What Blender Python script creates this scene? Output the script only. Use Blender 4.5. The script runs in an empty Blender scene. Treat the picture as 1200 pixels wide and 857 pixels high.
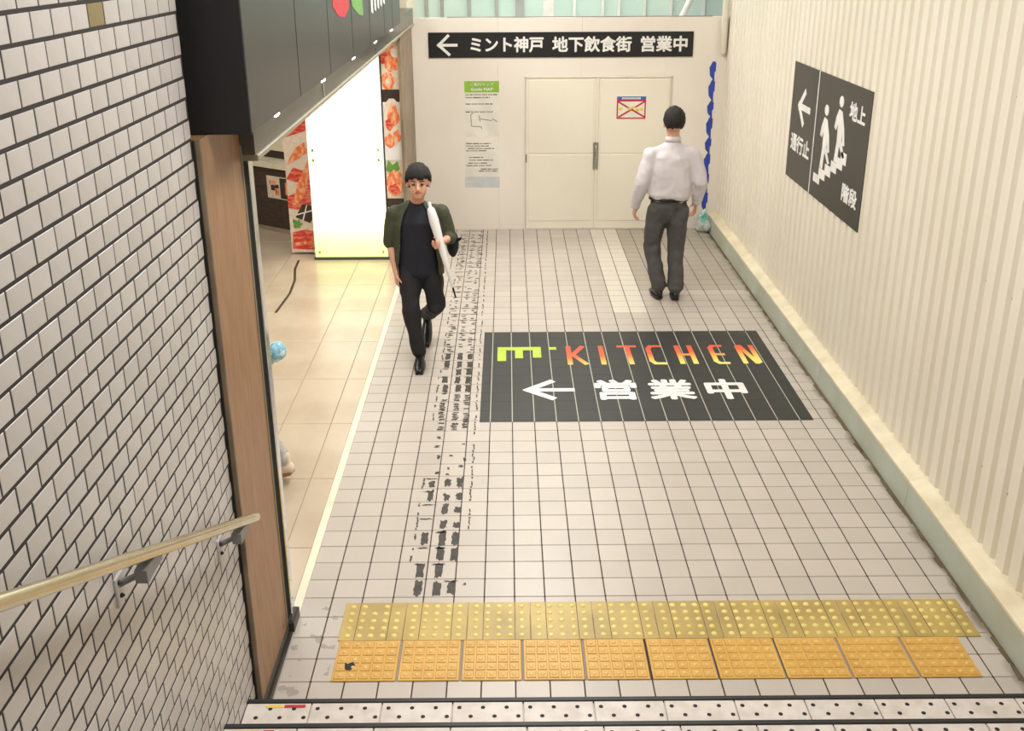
import bpy, bmesh, math, random
from mathutils import Vector, Matrix, noise
random.seed(7)
PI = math.pi
SC = bpy.context.scene
COL = SC.collection

# ------------------------------------------------------------------ camera
FPX, PITCH, YAW, ROLL = 1169.52, 0.351571, 0.0037835, -0.0046661
CAM = Vector((0.12806, -4.75389, 3.03191))
PPY = 364.43
fwd = Vector((math.sin(YAW)*math.cos(PITCH), math.cos(YAW)*math.cos(PITCH), -math.sin(PITCH)))
rgt = Vector((math.cos(YAW), -math.sin(YAW), 0)); upv = rgt.cross(fwd)
r2 = rgt*math.cos(ROLL)+upv*math.sin(ROLL); u2 = -rgt*math.sin(ROLL)+upv*math.cos(ROLL)
cd = bpy.data.cameras.new('camera'); cam = bpy.data.objects.new('camera', cd); COL.objects.link(cam)
m3 = Matrix((r2, u2, -fwd)).transposed()
cam.matrix_world = Matrix.Translation(CAM) @ m3.to_4x4()
cd.sensor_fit = 'HORIZONTAL'; cd.sensor_width = 36; cd.lens = FPX/1200*36
cd.shift_y = -(428.5-PPY)/1200; cd.clip_start = .05
SC.camera = cam
def in_view(p):
    d = Vector(p)-CAM; z = d.dot(fwd)
    if z < .1: return False
    x = 600+FPX*d.dot(r2)/z; y = PPY-FPX*d.dot(u2)/z
    return -15 < x < 1215 and -15 < y < 872

# ------------------------------------------------------------------ world and exposure
W = bpy.data.worlds.new('world'); SC.world = W; W.use_nodes = True
W.node_tree.nodes['Background'].inputs[0].default_value = (1.0, .97, .93, 1)
W.node_tree.nodes['Background'].inputs[1].default_value = .42
vs = SC.view_settings
vs.view_transform = 'Standard'; vs.look = 'None'; vs.exposure = 0.0; vs.gamma = 1; vs.use_curve_mapping = False
LAMPS = [  # x, y, z, sx, sy, watts
    (.35, .0, 3.95, .5, 1.3, 46), (.35, 2.1, 3.95, .5, 1.3, 50), (.35, 4.2, 3.95, .5, 1.3, 56),
    (-2.6, 1.6, 3.95, .6, 1.2, 36), (-2.6, 4.2, 3.95, .6, 1.2, 36),
    (.35, -2.4, 4.5, .5, 1.3, 44), (.6, 6.75, 3.95, 2.2, .35, 34)]  # the lamp past the hoarding is added to brighten the glazing

# ------------------------------------------------------------------ helpers
def lin(c):
    return tuple(((v/255)/12.92 if v/255 <= .04045 else ((v/255+.055)/1.055)**2.4) for v in c)+(1,)
def nodes(name):
    m = bpy.data.materials.new(name); m.use_nodes = True
    nt = m.node_tree; b = nt.nodes['Principled BSDF']
    return m, nt, b
def N(nt, t, **kw):
    n = nt.nodes.new(t)
    for k, v in kw.items():
        if k.startswith('i'): n.inputs[int(k[1:])].default_value = v
        else: setattr(n, k, v)
    return n
def MATH(nt, op, a, b=None, c=None):
    n = nt.nodes.new('ShaderNodeMath'); n.operation = op
    for i, v in enumerate((a, b, c)):
        if v is None: continue
        if isinstance(v, (int, float)): n.inputs[i].default_value = v
        else: nt.links.new(v, n.inputs[i])
    return n.outputs[0]
def MIX(nt, f, a, b, mode='MIX'):
    n = nt.nodes.new('ShaderNodeMix'); n.data_type = 'RGBA'; n.blend_type = mode
    for i, v in ((0, f), (6, a), (7, b)):
        if isinstance(v, (int, float)): n.inputs[i].default_value = v
        elif isinstance(v, tuple): n.inputs[i].default_value = v
        else: nt.links.new(v, n.inputs[i])
    return n.outputs[2]
def mat(name, c, rough=.5, metal=0, c2=None, scale=6, stretch=(1, 1, 1), bump=0, bscale=None, rnd=0, spec=.5, lo=.35, hi=.65, detail=4):
    m, nt, b = nodes(name)
    b.inputs['Roughness'].default_value = rough; b.inputs['Metallic'].default_value = metal
    b.inputs['Specular IOR Level'].default_value = spec
    c2 = c2 or tuple(max(0, v*.94) for v in c)
    tc = N(nt, 'ShaderNodeTexCoord'); mp = N(nt, 'ShaderNodeMapping'); mp.inputs[3].default_value = stretch
    nt.links.new(tc.outputs['Object'], mp.inputs[0])
    nz = N(nt, 'ShaderNodeTexNoise'); nz.inputs['Scale'].default_value = scale; nz.inputs['Detail'].default_value = detail
    nt.links.new(mp.outputs[0], nz.inputs[0])
    rp = N(nt, 'ShaderNodeMapRange'); rp.inputs[1].default_value = lo; rp.inputs[2].default_value = hi
    nt.links.new(nz.outputs[0], rp.inputs[0])
    col = MIX(nt, rp.outputs[0], lin(c), lin(c2))
    if rnd:
        oi = N(nt, 'ShaderNodeObjectInfo'); gi = N(nt, 'ShaderNodeNewGeometry')
        r = MATH(nt, 'FRACT', MATH(nt, 'ADD', oi.outputs['Random'], gi.outputs['Random Per Island']))
        v = MATH(nt, 'ADD', MATH(nt, 'MULTIPLY', r, rnd), 1-rnd*.6)
        h = N(nt, 'ShaderNodeHueSaturation'); nt.links.new(v, h.inputs['Value']); nt.links.new(col, h.inputs['Color']); col = h.outputs[0]
    nt.links.new(col, b.inputs['Base Color'])
    if bump:
        n2 = N(nt, 'ShaderNodeTexNoise'); n2.inputs['Scale'].default_value = bscale or scale*4; nt.links.new(mp.outputs[0], n2.inputs[0])
        bp = N(nt, 'ShaderNodeBump'); bp.inputs['Strength'].default_value = bump; bp.inputs['Distance'].default_value = .01
        nt.links.new(n2.outputs[0], bp.inputs['Height']); nt.links.new(bp.outputs[0], b.inputs['Normal'])
    return m
def emit(name, c, s):
    m, nt, b = nodes(name)
    b.inputs['Base Color'].default_value = lin(c); b.inputs['Emission Color'].default_value = lin(c); b.inputs['Emission Strength'].default_value = s
    return m

class MB:
    def __init__(s): s.v = []; s.f = []; s.mi = []
    def add(s, v, f, mi=0):
        o = len(s.v); s.v += [tuple(p) for p in v]; s.f += [tuple(i+o for i in q) for q in f]; s.mi += [mi]*len(f); return s
    def box(s, x0, x1, y0, y1, z0, z1, mi=0):
        return s.add([(x0,y0,z0),(x1,y0,z0),(x1,y1,z0),(x0,y1,z0),(x0,y0,z1),(x1,y0,z1),(x1,y1,z1),(x0,y1,z1)],
                     [(0,3,2,1),(4,5,6,7),(0,1,5,4),(1,2,6,5),(2,3,7,6),(3,0,4,7)], mi)
    def cbox(s, x0, x1, y0, y1, z0, z1, c, axis=2, sign=1, mi=0):
        # box whose face towards sign*axis is chamfered by c
        lo = [x0, y0, z0]; hi = [x1, y1, z1]; a, b = [k for k in range(3) if k != axis]
        base = lo[axis] if sign > 0 else hi[axis]; top = hi[axis] if sign > 0 else lo[axis]
        def ring(t, d):
            out = []
            for (p, q) in ((lo[a]+d, lo[b]+d), (hi[a]-d, lo[b]+d), (hi[a]-d, hi[b]-d), (lo[a]+d, hi[b]-d)):
                v = [0, 0, 0]; v[a] = p; v[b] = q; v[axis] = t; out.append(tuple(v))
            return out
        vs_ = ring(base, 0)+ring(top-sign*c, 0)+ring(top, c)
        fs = []
        for k in range(4):
            j = (k+1) % 4
            fs += [(k, j, 4+j, 4+k), (4+k, 4+j, 8+j, 8+k)]
        fs += [(8, 9, 10, 11), (3, 2, 1, 0)]
        if (axis == 1) != (sign < 0): fs = [tuple(reversed(q)) for q in fs]
        return s.add(vs_, fs, mi)
    def tube(s, pts, radii, n=14, side=None, cap=2, mi=0):
        pts = [Vector(p) for p in pts]; m = len(pts)
        if isinstance(radii, (int, float)): radii = [radii]*m
        radii = [(r, r) if isinstance(r, (int, float)) else r for r in radii]
        def tang(i):
            a = pts[max(0, i-1)]; b = pts[min(m-1, i+1)]; return (b-a).normalized()
        side = Vector(side) if side else (Vector((1, 0, 0)) if abs(tang(0).x) < .8 else Vector((0, 1, 0)))
        rings = []
        def ring(p, t, a, b):
            u = (side-t*side.dot(t)).normalized(); w = t.cross(u)
            rings.append([p+u*(a*math.cos(2*PI*k/n))+w*(b*math.sin(2*PI*k/n)) for k in range(n)])
        t0 = tang(0); a, b = radii[0]; e = min(a, b)
        for j in range(cap):
            th = PI/2*(j+.35)/(cap+.35); ring(pts[0]-t0*e*math.cos(th), t0, a*math.sin(th), b*math.sin(th))
        for i in range(m): ring(pts[i], tang(i), *radii[i])
        t1 = tang(m-1); a, b = radii[-1]; e = min(a, b)
        for j in reversed(range(cap)):
            th = PI/2*(j+.35)/(cap+.35); ring(pts[-1]+t1*e*math.cos(th), t1, a*math.sin(th), b*math.sin(th))
        v = [p for r in rings for p in r]; f = []
        for i in range(len(rings)-1):
            for k in range(n):
                j = (k+1) % n; f.append((i*n+k, i*n+j, (i+1)*n+j, (i+1)*n+k))
        f.append(tuple(reversed(range(n)))); L = (len(rings)-1)*n; f.append(tuple(range(L, L+n)))
        return s.add(v, f, mi)
    def ball(s, c, r, n=16, m=10, mi=0, rot=None):
        c = Vector(c); r = Vector(r if not isinstance(r, (int, float)) else (r, r, r)); v = []; f = []
        for i in range(1, m):
            th = PI*i/m
            for k in range(n):
                ph = 2*PI*k/n; p = Vector((r.x*math.sin(th)*math.cos(ph), r.y*math.sin(th)*math.sin(ph), r.z*math.cos(th)))
                v.append(c+(rot @ p if rot else p))
        tp = Vector((0, 0, r.z)); v.append(c+(rot @ tp if rot else tp)); v.append(c-(rot @ tp if rot else tp))
        for i in range(m-2):
            for k in range(n):
                j = (k+1) % n; f.append((i*n+k, (i+1)*n+k, (i+1)*n+j, i*n+j))
        T = (m-1)*n
        for k in range(n):
            j = (k+1) % n; f.append((T, k, j)); f.append((T+1, (m-2)*n+j, (m-2)*n+k))
        return s.add(v, f, mi)
    def poly(s, pts, o, u, v, n0, th, mi=0):
        # flat polygon (2D pts) in the plane o+u,v raised by thickness th along n0
        o = Vector(o); u = Vector(u); v = Vector(v); n0 = Vector(n0); k = len(pts)
        a = sum(pts[i][0]*pts[(i+1) % k][1]-pts[(i+1) % k][0]*pts[i][1] for i in range(k))
        if a < 0: pts = list(reversed(pts))
        bot = [o+u*p[0]+v*p[1] for p in pts]; top = [q+n0*th for q in bot]
        f = [tuple(range(k, 2*k)), tuple(reversed(range(k)))]+[(i, (i+1) % k, k+(i+1) % k, k+i) for i in range(k)]
        return s.add(bot+top, f, mi)
    def mesh(s, name, smooth=False):
        me = bpy.data.meshes.new(name); me.from_pydata(s.v, [], s.f)
        for p, i in zip(me.polygons, s.mi): p.material_index = i; p.use_smooth = smooth
        me.update(); return me
    def build(s, name, m, parent=None, smooth=False):
        return link(name, s.mesh(name, smooth), m, parent)
def link(name, me, m, parent=None):
    if m and not me.materials:
        for q in (m if isinstance(m, (list, tuple)) else [m]): me.materials.append(q)
    o = bpy.data.objects.new(name, me); COL.objects.link(o)
    if parent: o.parent = parent; o.location = -Vector(ROOT.get(parent.name, (0, 0, 0)))
    return o
ROOT = {}
def tag(o, label=None, cat=None, group=None, kind=None):
    if label: o['label'] = label
    if cat: o['category'] = cat
    if group: o['group'] = group
    if kind: o['kind'] = kind
    return o
def empty(name, loc, label=None, cat=None, group=None, kind=None):
    o = bpy.data.objects.new(name, None); COL.objects.link(o); o.location = loc; o.empty_display_size = .1
    ROOT[o.name] = tuple(loc)
    return tag(o, label, cat, group, kind)
def child(o, parent):           # sub-part of a part whose own origin is at the world origin
    o.parent = parent; o.location = (0, 0, 0); return o
def at(mesh, name, loc, m, parent=None, rot=None):
    o = bpy.data.objects.new(name, mesh); COL.objects.link(o)
    if m and not mesh.materials: mesh.materials.append(m)
    o.location = Vector(loc)-(Vector(ROOT.get(parent.name, (0, 0, 0))) if parent else Vector())
    if parent: o.parent = parent
    if rot: o.rotation_euler = rot
    return o
DG = None
def baked(o, name):
    dg = bpy.context.evaluated_depsgraph_get(); dg.update()
    me = bpy.data.meshes.new_from_object(o.evaluated_get(dg)); me.name = name; return me
def solid(name, mb, m, parent, voxel=.007, smooth=4, fold=0, fscale=6, fstretch=(1, 1, .5)):
    # union of closed shapes into one continuous skin
    me = mb.mesh(name); o = bpy.data.objects.new(name, me); COL.objects.link(o)
    r = o.modifiers.new('r', 'REMESH'); r.mode = 'VOXEL'; r.voxel_size = voxel
    if smooth: s = o.modifiers.new('s', 'SMOOTH'); s.factor = .5; s.iterations = smooth
    out = baked(o, name); bpy.data.objects.remove(o)
    if fold:
        nn = [v.normal.copy() for v in out.vertices]
        for v, n_ in zip(out.vertices, nn):
            q = Vector((v.co.x*fstretch[0], v.co.y*fstretch[1], v.co.z*fstretch[2]))*fscale
            v.co += n_*fold*(noise.noise(q)+.5*noise.noise(q*2.3+Vector((3, 1, 7)))-.2)
    for p in out.polygons: p.use_smooth = True
    return link(name, out, m, parent)
def text(name, body, o, u, v, w, h, m, parent, bold=.012, th=.0008):
    # lettering fitted into a w x h field: o = lower left corner, u right, v up; weight comes from overlaid shifted copies
    c = bpy.data.curves.new(name, 'FONT'); c.body = body; c.size = 1; c.resolution_u = 3
    t = bpy.data.objects.new(name, c); COL.objects.link(t); me = baked(t, name); bpy.data.objects.remove(t)
    u = Vector(u); v = Vector(v); n0 = u.cross(v); o = Vector(o)
    xs = [p.co.x for p in me.vertices]; ys = [p.co.y for p in me.vertices]
    x0, x1, y0, y1 = min(xs), max(xs), min(ys), max(ys)
    k = h/(y1-y0)*bold; mb = MB(); V = []; Fc = [tuple(p.vertices) for p in me.polygons]
    sh = [(0, 0)]+([(math.cos(a*PI/4), math.sin(a*PI/4)) for a in range(8)] if bold else [])
    for i, (dx, dy) in enumerate(sh):
        mb.add([o+u*(k+(p.co.x-x0)/(x1-x0)*(w-2*k)+dx*k)+v*(k+(p.co.y-y0)/(y1-y0)*(h-2*k)+dy*k)+n0*(th+.00006*i) for p in me.vertices], Fc)
    bpy.data.meshes.remove(me)
    return mb.build(name, m, parent)

# ------------------------------------------------------------------ materials
def floor_tile_mat():
    m, nt, b = nodes('floor_tile'); b.inputs['Roughness'].default_value = .34
    g = N(nt, 'ShaderNodeNewGeometry'); sp = N(nt, 'ShaderNodeSeparateXYZ'); nt.links.new(g.outputs['Position'], sp.inputs[0])
    x, y = sp.outputs[0], sp.outputs[1]
    def nz(scale, stretch=(1, 1, 1), detail=3):
        mp = N(nt, 'ShaderNodeMapping'); mp.inputs[3].default_value = stretch; nt.links.new(g.outputs['Position'], mp.inputs[0])
        n = N(nt, 'ShaderNodeTexNoise'); n.inputs['Scale'].default_value = scale; n.inputs['Detail'].default_value = detail
        nt.links.new(mp.outputs[0], n.inputs[0]); return n.outputs[0]
    oi = N(nt, 'ShaderNodeObjectInfo')
    r = MATH(nt, 'FRACT', MATH(nt, 'ADD', oi.outputs['Random'], g.outputs['Random Per Island']))
    col = MIX(nt, nz(3), lin((194, 185, 176)), lin((183, 174, 165)))
    h = N(nt, 'ShaderNodeHueSaturation'); nt.links.new(MATH(nt, 'ADD', MATH(nt, 'MULTIPLY', r, .1), .95), h.inputs['Value']); nt.links.new(col, h.inputs['Color']); col = h.outputs[0]
    def rng(v, a, c): return MATH(nt, 'MULTIPLY', MATH(nt, 'GREATER_THAN', v, a), MATH(nt, 'LESS_THAN', v, c))
    # paler relaid tiles and browner old tiles beside them near the hoarding
    pale = MATH(nt, 'MULTIPLY', rng(x, 1.05, 1.35), rng(y, 3.45, 7)); col = MIX(nt, pale, col, lin((212, 205, 192)))
    old = MATH(nt, 'MULTIPLY', MATH(nt, 'GREATER_THAN', x, 1.35), MATH(nt, 'GREATER_THAN', y, 4.05)); col = MIX(nt, MATH(nt, 'MULTIPLY', old, .55), col, lin((150, 141, 124)))
    # grime swept against the kerb and by the pillar foot
    d = MATH(nt, 'ADD', MATH(nt, 'SUBTRACT', x, 2.335), MATH(nt, 'MULTIPLY', MATH(nt, 'SUBTRACT', nz(9, (1, .6, 1)), .5), .12))
    mr = N(nt, 'ShaderNodeMapRange'); mr.inputs[1].default_value = -.01; mr.inputs[2].default_value = .035; nt.links.new(d, mr.inputs[0])
    col = MIX(nt, MATH(nt, 'MULTIPLY', mr.outputs[0], .8), col, lin((104, 92, 70)))
    k2 = MATH(nt, 'MULTIPLY', MATH(nt, 'MULTIPLY', MATH(nt, 'LESS_THAN', x, -.68), MATH(nt, 'LESS_THAN', y, -.66)), MATH(nt, 'GREATER_THAN', nz(14, (1, 1, 1), 5), .6))
    col = MIX(nt, MATH(nt, 'MULTIPLY', k2, .45), col, lin((110, 102, 92)))
    nt.links.new(col, b.inputs['Base Color'])
    bp = N(nt, 'ShaderNodeBump'); bp.inputs['Strength'].default_value = .12; bp.inputs['Distance'].default_value = .004
    nt.links.new(nz(30), bp.inputs['Height']); nt.links.new(bp.outputs[0], b.inputs['Normal'])
    return m
def grout_mat():
    m, nt, b = nodes('floor_grout'); b.inputs['Roughness'].default_value = .8
    g = N(nt, 'ShaderNodeNewGeometry'); sp = N(nt, 'ShaderNodeSeparateXYZ'); nt.links.new(g.outputs['Position'], sp.inputs[0])
    f = MATH(nt, 'FRACT', MATH(nt, 'ADD', MATH(nt, 'DIVIDE', sp.outputs[0], .15), 60.5))
    k = MATH(nt, 'COMPARE', f, .5, .04)
    nt.links.new(MIX(nt, k, lin((150, 141, 130)), lin((58, 46, 38))), b.inputs['Base Color'])
    return m
def wood_mat(name, c, c2, scale=14, stretch=(6, 6, .35), rough=.45):
    return mat(name, c, rough, c2=c2, scale=scale, stretch=stretch, detail=6, bump=.05)
def letter_grad():
    m, nt, b = nodes('kitchen_print'); b.inputs['Roughness'].default_value = .5
    g = N(nt, 'ShaderNodeNewGeometry'); sp = N(nt, 'ShaderNodeSeparateXYZ'); nt.links.new(g.outputs['Position'], sp.inputs[0])
    x, y = sp.outputs[0], sp.outputs[1]
    t = MATH(nt, 'ADD', MATH(nt, 'SUBTRACT', y, 2.29), MATH(nt, 'MULTIPLY', MATH(nt, 'SUBTRACT', 1.35, x), .12))
    mr = N(nt, 'ShaderNodeMapRange'); mr.inputs[1].default_value = 0.02; mr.inputs[2].default_value = .36; nt.links.new(t, mr.inputs[0])
    cr = N(nt, 'ShaderNodeValToRGB'); nt.links.new(mr.outputs[0], cr.inputs[0])
    e = cr.color_ramp.elements; e[0].color = lin((238, 226, 120)); e[1].color = lin((222, 84, 52))
    k = e.new(.45); k.color = lin((236, 150, 66)); k = e.new(.62); k.color = lin((230, 100, 58))
    nt.links.new(cr.outputs[0], b.inputs['Base Color']); return m
M = {
 'tile': floor_tile_mat(), 'grout': grout_mat(), 'kitchen': letter_grad(),
 'wall_tile': mat('wall_tile', (198, 194, 193), .36, c2=(188, 183, 179), scale=5, rnd=.1, bump=.06, bscale=30),
 'wall_grout': mat('wall_grout', (54, 49, 48), .9),
 'glue': mat('glue_black', (44, 41, 35), .6, c2=(66, 62, 54), scale=18),
 'grime': mat('grime_brown', (112, 98, 72), .85, c2=(84, 72, 52), scale=7, lo=.3, hi=.7),
 'olive': mat('olive_tile', (140, 124, 84), .4),
 'corr': mat('corrugated_sheet', (236, 230, 215), .38, c2=(230, 223, 206), scale=1.5, stretch=(1, 1, .5)),
 'kerb_top': mat('kerb_cream', (234, 224, 198), .45, c2=(214, 202, 172), scale=5),
 'kerb': mat('kerb_grey', (186, 193, 180), .5, c2=(178, 182, 166), scale=3),
 'hoard': mat('hoarding_white', (238, 231, 221), .5, c2=(233, 225, 214), scale=1.2),
 'door': mat('door_cream', (241, 235, 219), .42, c2=(237, 230, 214), scale=1.5),
 'door_edge': mat('door_edge', (222, 215, 198), .4),
 'steel': mat('steel', (190, 190, 188), .3, 1, stretch=(1, 1, 8)),
 'chrome': mat('chrome', (225, 228, 230), .14, 1),
 'rail': mat('rail_brass', (222, 212, 186), .26, 1, c2=(212, 200, 170), scale=8),
 'grey': mat('bracket_grey', (128, 128, 126), .5),
 'black': mat('black_sheet', (26, 26, 27), .38),
 'blackmatt': mat('black_matt', (19, 19, 19), .75),
 'dark': mat('charcoal_sheet', (58, 57, 52), .42, c2=(53, 52, 47), scale=3),
 'film': mat('black_film', (42, 43, 41), .5, c2=(37, 38, 37), scale=4),
 'film_pale': mat('film_edge', (190, 186, 172), .7),
 'white': mat('white_print', (240, 238, 235), .5),
 'lime': mat('lime_print', (188, 212, 66), .5),
 'fascia': mat('fascia_grey', (44, 44, 41), .36, c2=(40, 40, 37), scale=2),
 'fascia_black': mat('fascia_black', (20, 19, 20), .6),
 'lintel': mat('lintel_grey', (84, 83, 74), .3),
 'lintel_edge': mat('lintel_edge', (146, 139, 116), .5),
 'woodp': wood_mat('panel_wood', (162, 126, 94), (140, 104, 74)),
 'walnut': wood_mat('counter_walnut', (76, 62, 54), (56, 44, 38), 8, (1, 1, 8)),
 'post': mat('post_brown', (146, 128, 106), .45, c2=(122, 104, 84), scale=5),
 'strip': mat('threshold_cream', (240, 232, 206), .3),
 'shop_tile': mat('shop_tile', (202, 186, 164), .24, c2=(190, 172, 149), scale=2.2, rnd=.04),
 'shop_grout': mat('shop_grout', (150, 130, 110), .8),
 'shop_wall': mat('shop_wall', (226, 214, 196), .6),
 'yellow_old': mat('tactile_olive_yellow', (196, 170, 98), .42, c2=(160, 138, 80), scale=2.4, rnd=.1),
 'yellow_dome': mat('tactile_dome_yellow', (232, 214, 134), .33, c2=(214, 192, 104), scale=4),
 'orange': mat('tactile_orange', (212, 168, 84), .42, c2=(202, 156, 74), scale=7, rnd=.06),
 'orange_dome': mat('tactile_dome_orange', (222, 180, 100), .35),
 'step': mat('step_tile', (216, 208, 202), .45, c2=(200, 190, 182), scale=16, rnd=.05),
 'nosing': mat('nosing_black', (24, 26, 26), .5),
 'hole': mat('dot_black', (20, 18, 18), .7),
 'tape': mat('blue_tape', (48, 72, 176), .5),
 'paper': mat('paper', (238, 234, 224), .6), 'ink': mat('ink_grey', (150, 144, 134), .6), 'ink2': mat('ink_dark', (96, 90, 82), .6),
 'green': mat('print_green', (150, 196, 62), .5), 'red': mat('print_red', (196, 32, 52), .5), 'blue': mat('print_blue', (52, 108, 178), .5),
 'yel': mat('print_yellow', (232, 204, 90), .5), 'pale_blue': mat('pale_blue_film', (208, 214, 214), .35),
 'salmon': mat('print_salmon', (238, 122, 66), .35, c2=(248, 190, 150), scale=30, stretch=(1, 1, .5), lo=.45, hi=.6),
 'tuna': mat('print_tuna', (214, 64, 52), .35, c2=(238, 132, 104), scale=16, stretch=(1, 1, 2.5), lo=.45, hi=.6),
 'rice': mat('print_rice', (238, 224, 206), .4, c2=(226, 208, 188), scale=30),
 'leaf': mat('print_leaf', (104, 158, 70), .4), 'plum': mat('print_dark', (62, 50, 46), .4),
 'teal': mat('glazing_teal', (208, 230, 222), .2, c2=(192, 218, 210), scale=1.2),
 'mull': mat('mullion_white', (232, 236, 232), .35), 'mullgrey': mat('mullion_grey', (170, 172, 168), .4),
 'ceil': mat('ceiling_white', (226, 222, 214), .8),
 'skin': mat('skin', (224, 172, 146), .5, c2=(214, 158, 132), scale=9), 'lip': mat('lip', (176, 104, 92), .5),
 'hair': mat('black_hair', (24, 21, 20), .8, c2=(38, 33, 30), scale=60, stretch=(1, 1, .2), bump=.3, bscale=90),
 'navy': mat('navy_cotton', (30, 33, 44), .85, bump=.2, bscale=60), 'olive_shirt': mat('olive_cotton', (72, 76, 56), .8, c2=(62, 66, 48), scale=8, bump=.2, bscale=50),
 'black_cotton': mat('black_cotton', (31, 31, 34), .8, c2=(25, 25, 28), scale=8, bump=.2, bscale=40),
 'shirt': mat('pale_cotton', (222, 217, 220), .75, c2=(212, 206, 210), scale=6, bump=.15, bscale=30),
 'trouser': mat('charcoal_wool', (84, 83, 82), .8, c2=(75, 74, 73), scale=12, bump=.15, bscale=60),
 'leather': mat('black_leather', (22, 21, 22), .3), 'beige_shoe': mat('beige_canvas', (224, 208, 190), .6), 'tan': mat('tan_sole', (160, 112, 76), .6),
 'grey_cotton': mat('grey_patterned', (190, 186, 182), .8, c2=(160, 156, 152), scale=40),
 'bluebag': mat('pale_blue_bag', (132, 190, 214), .4, c2=(214, 234, 240), scale=22, lo=.5, hi=.56),
 'umbrella': mat('white_nylon', (236, 234, 234), .4), 'eye': mat('eye_dark', (30, 24, 22), .3),
 'bagplastic': mat('clear_plastic', (196, 206, 196), .2, c2=(88, 178, 170), scale=9, lo=.5, hi=.58),
}

# ------------------------------------------------------------------ ceiling and its lamps
ce = MB(); ce.box(-5.2, 2.62, -1.0, 9.4, 4.0, 4.1); tag(ce.build('ceiling', M['ceil']), 'plain white ceiling over the passage', kind='structure')
lampmat = emit('tube_glow', (255, 250, 240), 6)
for i, (x, y, z, sx, sy, wt) in enumerate(LAMPS):
    where = ['over the foot of the stairs', 'over the black floor sign', 'in front of the white hoarding', 'inside the shop near its opening', 'inside the shop by the glowing panel', 'over the stairs', 'added behind the hoarding to brighten the glazing'][i]
    t = empty('ceiling_light', (x, y, z), 'white ceiling light panel '+where, 'ceiling light')
    h = MB().box(x-sx/2-.03, x+sx/2+.03, y-sy/2-.03, y+sy/2+.03, z, z+.05); h.build('housing', M['mull'], t)
    d = MB().box(x-sx/2, x+sx/2, y-sy/2, y+sy/2, z-.012, z); d.build('diffuser', lampmat, t)
    L = bpy.data.lights.new('lamp_glow', 'AREA'); L.shape = 'RECTANGLE'; L.size = sx; L.size_y = sy; L.energy = wt; L.color = (1, .972, .925)
    lo = bpy.data.objects.new('lamp_glow', L); COL.objects.link(lo); lo.parent = t; lo.location = (0, 0, -.03)

# ------------------------------------------------------------------ corridor floor
FL = empty('floor', (0, 0, 0), 'passage floor of pale square tiles', kind='structure')
g = MB().box(-.89, 2.48, -1.5, 6.25, -.12, -.0014); g.build('grout_bed', M['grout'], FL)
T = .15; GX = .0030; GY = .0036; XL, XR, YB, YF = -.888, 2.378, -1.472, 6.2
tiles = []
for r in range(-10, 42):
    for c in range(-6, 16):
        x0 = max(c*T+GX, XL); x1 = min((c+1)*T-GX, XR); y0 = max(r*T+GY, YB); y1 = min((r+1)*T-GY, YF)
        if x1-x0 < .02 or y1-y0 < .02: continue
        if y0 > -1.203 and y1 < -.64 and x0 > -.66 and x1 < 2.19: continue       # fully under the tactile rows
        tiles.append((x0, x1, y0, y1))
tiles.sort(key=lambda q: (Vector(((q[0]+q[1])/2, (q[2]+q[3])/2, 0))-CAM).length + (0 if in_view(((q[0]+q[1])/2, (q[2]+q[3])/2, 0)) else 50))
full = MB().cbox(-(T/2-GX), T/2-GX, -(T/2-GY), T/2-GY, -.006, 0, .0010).mesh('floor_tile')
for q in tiles[:300]:
    cx, cy = (q[0]+q[1])/2, (q[2]+q[3])/2; w, h = q[1]-q[0], q[3]-q[2]
    if abs(w-(T-2*GX)) < 1e-4 and abs(h-(T-2*GY)) < 1e-4: me = full
    else: me = MB().cbox(-w/2, w/2, -h/2, h/2, -.006, 0, .0010).mesh('floor_tile')
    o = at(me, 'floor_tile', (cx, cy, random.uniform(-.0004, .0004)), M['tile'], FL)
    o.rotation_euler = (random.uniform(-.002, .002), random.uniform(-.002, .002), 0)
rest = MB()
for q in tiles[300:]: rest.cbox(q[0], q[1], q[2], q[3], -.006, random.uniform(-.0004, .0004), .0010)
tag(rest.build('floor_tile_field', M['tile'], FL), kind='stuff')
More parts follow.
